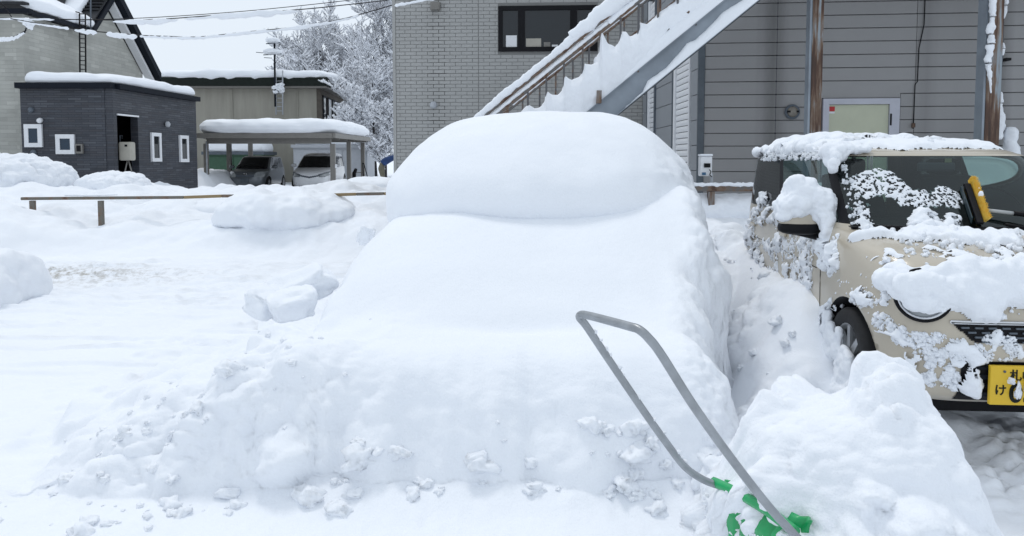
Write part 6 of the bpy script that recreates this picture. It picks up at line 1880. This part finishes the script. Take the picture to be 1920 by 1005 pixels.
# ------------------------------------------------------------------ the two cars under the carport
M_SILVER = paint('silver_paint', (0.15, 0.165, 0.18), 0.3, 0.4, var=0.03, coat=0.5, bmp=0)
M_PEARL = paint('pearl_white_paint', (0.80, 0.81, 0.83), 0.3, var=0.02, coat=0.5, bmp=0)
def parked(name, label, cx, yF, rz, low, grn, pm, gz0, gz1, wheels, wr, sc, lamps, extra, side_v=(-0.66, 0.84)):
    r = empty(name, (cx, yF, 0.22), label, 'car', 'cars parked under the carport', rz=rz)
    M = Matrix.Translation((cx, yF, 0.22)) @ Matrix.Rotation(rz, 4, 'Z')
    b_, p_, bv = car_shell(r, M, low, grn, pm, M_CARDARK, gz0, gz1, side_v=side_v, wheels=wheels, wr=wr, pillar=pm, n=160, bpil=(0.06, 0.12))
    for sgn in (-1, 1):
        lp_ = [Vector((sgn*x, 0, z)) for x, z in lamps]
        if sgn < 0: lp_ = lp_[::-1]
        drape('headlight', r, bv, M, lp_, (0, 1, 0), 0.02, 0, M_LAMP, 1, noise=0, lump=0, off=0.012)
        mr = Vector((sgn*(low[3][3]+0.10), wheels[0]+0.55, gz0+0.05))
        V0, F0 = ICO3
        v = np.sign(V0)*np.abs(V0)**0.75*np.array([0.12, 0.07, 0.08])
        link('door_mirror', mesh_np('door_mirror', v@np.array(M.to_3x3()).T+np.array(M @ mr), F0), pm, r, True)
    for (nm, poly, mt_, off) in extra:
        drape(nm, r, bv, M, [Vector((x, 0, z)) for x, z in poly], (0, 1, 0), 0.015, 0, mt_, 1, noise=0, lump=0, off=off)
    return r
parked('silver_hatchback', 'silver grey compact car parked left under the carport', X_at(459, 32.3), 32.3, radians(3), 
       [(0.20, 0.15, 4.0, 0.76, 5), (0.30, 0.04, 4.1, 0.82, 5), (0.50, 0.0, 4.13, 0.845, 5), (0.65, 0.02, 4.13, 0.85, 5), (0.78, 0.08, 4.12, 0.845, 5), (0.88, 0.20, 4.1, 0.835, 5), (0.95, 0.55, 4.08, 0.82, 5), (1.02, 0.95, 4.05, 0.80, 5)],
       [(1.0, 0.80, 4.08, 0.80, 5), (1.05, 0.88, 4.06, 0.79, 5), (1.45, 1.55, 3.95, 0.68, 5), (1.53, 1.75, 3.9, 0.64, 5), (1.57, 2.1, 3.6, 0.5, 5), (1.58, 2.5, 3.2, 0.1, 5)],
       M_SILVER, 1.03, 1.48, (0.78, 3.3), 0.31, 1, [(0.42, 0.66), (0.72, 0.66), (0.80, 0.74), (0.78, 0.86), (0.50, 0.84), (0.42, 0.76)],
       [('grille', [(-0.40, 0.66), (0.40, 0.66), (0.40, 0.72), (-0.40, 0.72)], M_GREYPIPE, 0.012), ('number_plate', [(-0.17, 0.42), (0.17, 0.42), (0.17, 0.58), (-0.17, 0.58)], paint('plate_pale', (0.10, 0.12, 0.14), 0.5), 0.02),
        ('badge', [(-0.05, 0.73), (0.05, 0.73), (0.05, 0.79), (-0.05, 0.79)], M_CHROME, 0.015)])
parked('white_minivan', 'pearl white minivan with swept headlights parked right under the carport', X_at(580, 32.6), 32.6, radians(3),
       [(0.20, 0.15, 4.65, 0.82, 5), (0.30, 0.04, 4.72, 0.87, 5), (0.50, 0.0, 4.75, 0.895, 5), (0.68, 0.02, 4.75, 0.90, 5), (0.82, 0.10, 4.75, 0.895, 5), (0.92, 0.30, 4.73, 0.885, 5), (1.0, 0.60, 4.72, 0.87, 5), (1.07, 0.95, 4.7, 0.855, 5)],
       [(1.05, 0.80, 4.7, 0.855, 5), (1.10, 0.88, 4.7, 0.85, 5), (1.52, 1.65, 4.6, 0.75, 5), (1.62, 1.9, 4.55, 0.70, 5), (1.70, 2.4, 4.3, 0.55, 5), (1.73, 3.0, 3.6, 0.1, 5)],
       M_PEARL, 1.09, 1.56, (0.90, 3.8), 0.34, 1, [(0.42, 0.66), (0.62, 0.64), (0.80, 0.74), (0.86, 0.86), (0.60, 0.78), (0.44, 0.72)],
       [('grille_line', [(-0.45, 0.69), (0, 0.60), (0.45, 0.69), (0.45, 0.72), (0, 0.64), (-0.45, 0.72)], M_GREYPIPE, 0.014), ('grille_line', [(0.40, 0.71), (0.90, 0.88), (0.90, 0.90), (0.40, 0.735)], M_GREYPIPE, 0.016), ('grille_line', [(-0.40, 0.735), (-0.90, 0.90), (-0.90, 0.88), (-0.40, 0.71)], M_GREYPIPE, 0.016)])
# ================================================================== THE GREEN SNOW SCOOP (foreground)
sp_ = empty('snow_scoop', P(1400, 960, 2.7), 'green snow scoop with bent grey tube handle stuck in the foreground snow', 'snow scoop')
hpts = [P(1352, 912, 2.92), P(1318, 899, 2.90), P(1285, 876, 2.88), P(1255, 838, 2.86), P(1210, 775, 2.83), P(1140, 672, 2.79), P(1100, 612, 2.76), P(1087, 596, 2.745),
        P(1090, 590, 2.71), P(1105, 592, 2.66), P(1140, 601, 2.54), P(1180, 612, 2.42), P(1198, 618, 2.38), P(1216, 634, 2.355), P(1240, 665, 2.35), P(1300, 760, 2.37), P(1370, 858, 2.40), P(1440, 948, 2.43), P(1490, 1003, 2.46), P(1530, 1045, 2.50)]
MB().tube(smooth_path(hpts, 8), 0.0148, 14).build('handle', M_SILVERTUBE, sp_, True)
M_GREEN = paint('green_plastic', (0.015, 0.40, 0.13), 0.35, var=0.12, c2=(0.01, 0.30, 0.09), coat=0.2)
# tub: shallow curved dish between the tube ends
tl, tr_ = P(1340, 905, 2.92), P(1500, 985, 2.50)
bl, br2 = P(1322, 1025, 3.02), P(1480, 1105, 2.58)
gu, gv = 30, 24
V = np.zeros((gu, gv, 3))
nrm_ = np.cross(np.array(tr_-tl), np.array(bl-tl)); nrm_ /= np.linalg.norm(nrm_)
if nrm_[2] < 0: nrm_ = -nrm_
for i in range(gu):
    for j in range(gv):
        u, v = i/(gu-1), j/(gv-1)
        p = np.array(tl)*(1-u)*(1-v)+np.array(tr_)*u*(1-v)+np.array(bl)*(1-u)*v+np.array(br2)*u*v
        dip = -0.09*(1-(2*u-1)**6)*(1-0.3*v)*min(1, v*4)
        V[i, j] = p+nrm_*(0.05+dip+0.02*(1 if abs((u*6) % 1-0.5) < 0.12 else 0))
tub = link('scoop_tub', mesh_np('scoop_tub', V.reshape(-1, 3), grid_faces(gu, gv)), M_GREEN, sp_, True)
so = tub.modifiers.new('s', 'SOLIDIFY'); so.thickness = 0.012
MB().tube(smooth_path([P(1338, 903, 2.93), P(1385, 925, 2.80), P(1440, 958, 2.64), P(1492, 998, 2.50)], 6), [0.020]*19, 8).build('scoop_rim', M_GREEN, sp_, True)
# snow in and around the scoop
def heap_at(name, pts, seed, clod=0.02, mat=M_SNOWC):
    return pts
def free_blob(name, label, cat, parts, seed, clod=0.02):
    r = blob(name, None, Matrix.Identity(4), parts, seed, M_SNOWC, clod=clod)
    return tag(r, label, cat)
def pb_(px, py, d, r, rz=None): 
    p = P(px, py, d); return ((p.x, p.y, p.z), (r, r, rz or r*0.75))
free_blob('snow_heap', 'loose clumpy snow round the lower end of the scoop handle', 'snow heap',
    [pb_(1290, 1040, 3.15, 0.22, 0.14), pb_(1230, 1045, 3.2, 0.22, 0.13), pb_(1450, 1060, 2.75, 0.15, 0.12),
     pb_(1275, 1000, 3.22, 0.13), pb_(1290, 950, 3.3, 0.11), pb_(1322, 900, 3.25, 0.06), pb_(1360, 885, 3.25, 0.08), pb_(1400, 880, 3.25, 0.11), pb_(1440, 890, 3.15, 0.11),
     pb_(1180, 1030, 3.3, 0.22, 0.08), pb_(1320, 870, 3.38, 0.10, 0.08)], 501, 0.03)
items = []
for k in range(95):
    u, v = rnd.uniform(0, 1), rnd.uniform(0.05, 1.0)**1.0
    if rnd.random() < 0.8 and v < 0.35: continue
    p = np.array(tl)*(1-u)*(1-v)+np.array(tr_)*u*(1-v)+np.array(bl)*(1-u)*v+np.array(br2)*u*v
    r = rnd.uniform(0.006, 0.026)
    items.append((p[0], p[1], p[2]+0.05-0.07*min(1, v*4)*(1-(2*u-1)**6)+rnd.uniform(-0.01, 0.015), r*1.3, r, r*0.8))
V, F = lump_cloud(items, ICO3, 88)
link('scoop_snow', mesh_np('scoop_snow', V, F), M_SNOWC, sp_, True)['kind'] = 'stuff'
items = []
for i in range(16):
    t = rnd.uniform(0.10, 0.3); q = smooth_path(hpts, 8)[int(t*8*19)]
    items.append((q.x+0.006, q.y, q.z+0.014, rnd.uniform(0.006, 0.014), 0.008, rnd.uniform(0.004, 0.009)))
V, F = lump_cloud(items, ICO2, 89); link('handle_snow', mesh_np('handle_snow', V, F), M_SNOWC, sp_, True)['kind'] = 'stuff'

# ================================================================== SNOW BLOWER, RED SCOOP AND PERSON by the carport
DS = 35.0
sb_ = empty('snow_blower', P(666, 345, DS), 'black snow blower standing between the right carport posts', 'snow blower')
x0 = X_at(664, DS)
MB().box(x0-0.32, x0+0.32, DS-0.3, DS+0.4, 0.35, 0.72).build('engine_housing', M_BLACK, sb_, True, bevel=0.05)
MB().box(x0-0.40, x0+0.40, DS-0.75, DS-0.35, 0.18, 0.62).build('auger_housing', M_BLACK, sb_, True, bevel=0.04)
MB().tube([(x0+0.1, DS-0.5, 0.6), (x0+0.12, DS-0.5, 1.0), (x0+0.22, DS-0.6, 1.18)], [0.10, 0.09, 0.07], 10).build('chute', M_BLACK, sb_, True)
MB().tube([(x0-0.25, DS+0.4, 0.6), (x0-0.28, DS+0.95, 1.0), (x0+0.28, DS+0.95, 1.0), (x0+0.25, DS+0.4, 0.6)], 0.025, 6).build('handlebar', M_GREYMETAL, sb_, True)
for s in (-0.36, 0.36): MB().lathe((x0+s, DS+0.05, 0.22), (1, 0, 0), [(0, -0.06), (0.22, -0.06), (0.22, 0.06), (0, 0.06)], 16).build('wheel', M_TYRE, sb_, True)
DR2 = 34.5
rs_ = empty('red_snow_scoop', P(684, 345, DR2), 'red snow scoop with dark handle leaning at the rear carport post', 'snow scoop')
a = P(676, 349, DR2); b_ = P(694, 349, DR2); c = P(690, 333, DR2+0.15); d = P(678, 335, DR2+0.15)
mm = MB(); mm.prism([a, b_, c, d], (0, 0.04, 0)); mm.prism([a, d, d+Vector((0, -0.12, 0)), a+Vector((0, -0.12, 0))], (0.03, 0, 0)); mm.prism([b_, c, c+Vector((0, -0.12, 0)), b_+Vector((0, -0.12, 0))], (-0.03, 0, 0))
mm.build('scoop_tub', paint('red_plastic', (0.42, 0.012, 0.015), 0.4), rs_, True)
MB().tube([P(690, 335, DR2+0.05), P(682, 306, DR2+0.3)], 0.022, 6).tube([P(682, 335, DR2+0.05), P(680, 306, DR2+0.3)], 0.022, 6).tube([P(682.5, 306, DR2+0.3), P(679.5, 306, DR2+0.3)], 0.022, 6).build('handle', M_BLACK, rs_, True)

# person bending over, mostly hidden behind the buried car
DP = 27.0
pr = empty('person', P(716, 352, DP), 'person in blue jacket and khaki trousers bending forward beyond the buried car', 'person')
def skin(name, verts, edges, radii, mat, parent, root=0):
    me = bpy.data.meshes.new(name); me.from_pydata([tuple(v) for v in verts], edges, [])
    o = bpy.data.objects.new(name, me); COL.objects.link(o)
    md = o.modifiers.new('skin', 'SKIN'); ss_ = o.modifiers.new('sub', 'SUBSURF'); ss_.levels = 2; ss_.render_levels = 2
    for i, r in enumerate(radii):
        o.data.skin_vertices[0].data[i].radius = (r, r) if not hasattr(r, '__len__') else r
    o.data.skin_vertices[0].data[root].use_root = True
    dg = bpy.context.evaluated_depsgraph_get(); dg.update()
    m2 = bpy.data.meshes.new_from_object(o.evaluated_get(dg)); bpy.data.objects.remove(o)
    for p in m2.polygons: p.use_smooth = True
    return link(name, m2, mat, parent, True)
g0 = P(716, 352, DP); gx_, gz_ = g0.x, g0.z-0.02
M_JACKET = paint('blue_jacket', (0.025, 0.06, 0.17), 0.8, var=0.2); M_PANTS = paint('khaki_trousers', (0.16, 0.15, 0.11), 0.85); M_BOOT = paint('dark_boot', (0.02, 0.02, 0.022), 0.7); M_SKIN = paint('skin', (0.42, 0.27, 0.20), 0.6)
hip = Vector((gx_-0.02, DP, gz_+0.86))
def q_(dx, dy, dz): return Vector((gx_+dx, DP+dy, gz_+dz))
skin('body', [hip, q_(0.18, 0, 1.02), q_(0.42, 0, 1.16), q_(0.60, 0, 1.18), q_(0.74, 0, 1.14), q_(0.52, 0.20, 1.14), q_(0.60, 0.24, 0.86), q_(0.78, 0.2, 0.68), q_(0.52, -0.20, 1.14), q_(0.58, -0.24, 0.86), q_(0.76, -0.2, 0.68), q_(0.86, 0.18, 0.62), q_(0.84, -0.18, 0.62)],
     [(0, 1), (1, 2), (2, 3), (3, 4), (2, 5), (5, 6), (6, 7), (2, 8), (8, 9), (9, 10), (7, 11), (10, 12)], [0.15, 0.15, 0.17, 0.08, 0.06, 0.08, 0.06, 0.05, 0.08, 0.06, 0.05, 0.035, 0.035], M_JACKET, pr)
skin('trousers', [hip, q_(-0.02, 0.10, 0.72), q_(0.02, 0.13, 0.42), q_(0.0, 0.14, 0.12), q_(-0.02, -0.10, 0.72), q_(0.06, -0.13, 0.42), q_(0.04, -0.14, 0.12), q_(0.08, 0, 0.93)],
     [(0, 1), (1, 2), (2, 3), (0, 4), (4, 5), (5, 6), (0, 7)], [0.165, 0.11, 0.08, 0.065, 0.11, 0.08, 0.065, 0.155], M_PANTS, pr)
for (dx, dy) in ((0.0, 0.14), (0.04, -0.14)):
    skin('boot', [q_(dx, dy, 0.20), q_(dx, dy, 0.05), q_(dx+0.16, dy, 0.03)], [(0, 1), (1, 2)], [0.07, 0.06, 0.045], M_BOOT, pr)
V0, F0 = ICO4
hd = V0*np.array([0.10, 0.08, 0.12])+np.array(q_(0.86, 0, 1.12)); link('head', mesh_np('head', hd, F0), M_SKIN, pr, True)
hd = V0*np.array([0.112, 0.092, 0.10])+np.array(q_(0.87, 0, 1.17)); link('knit_cap', mesh_np('knit_cap', hd, F0), M_BOOT, pr, True)
print('objects', len(bpy.data.objects), 'tris~', sum(len(o.data.polygons)*2 for o in bpy.data.objects if o.type == 'MESH'))
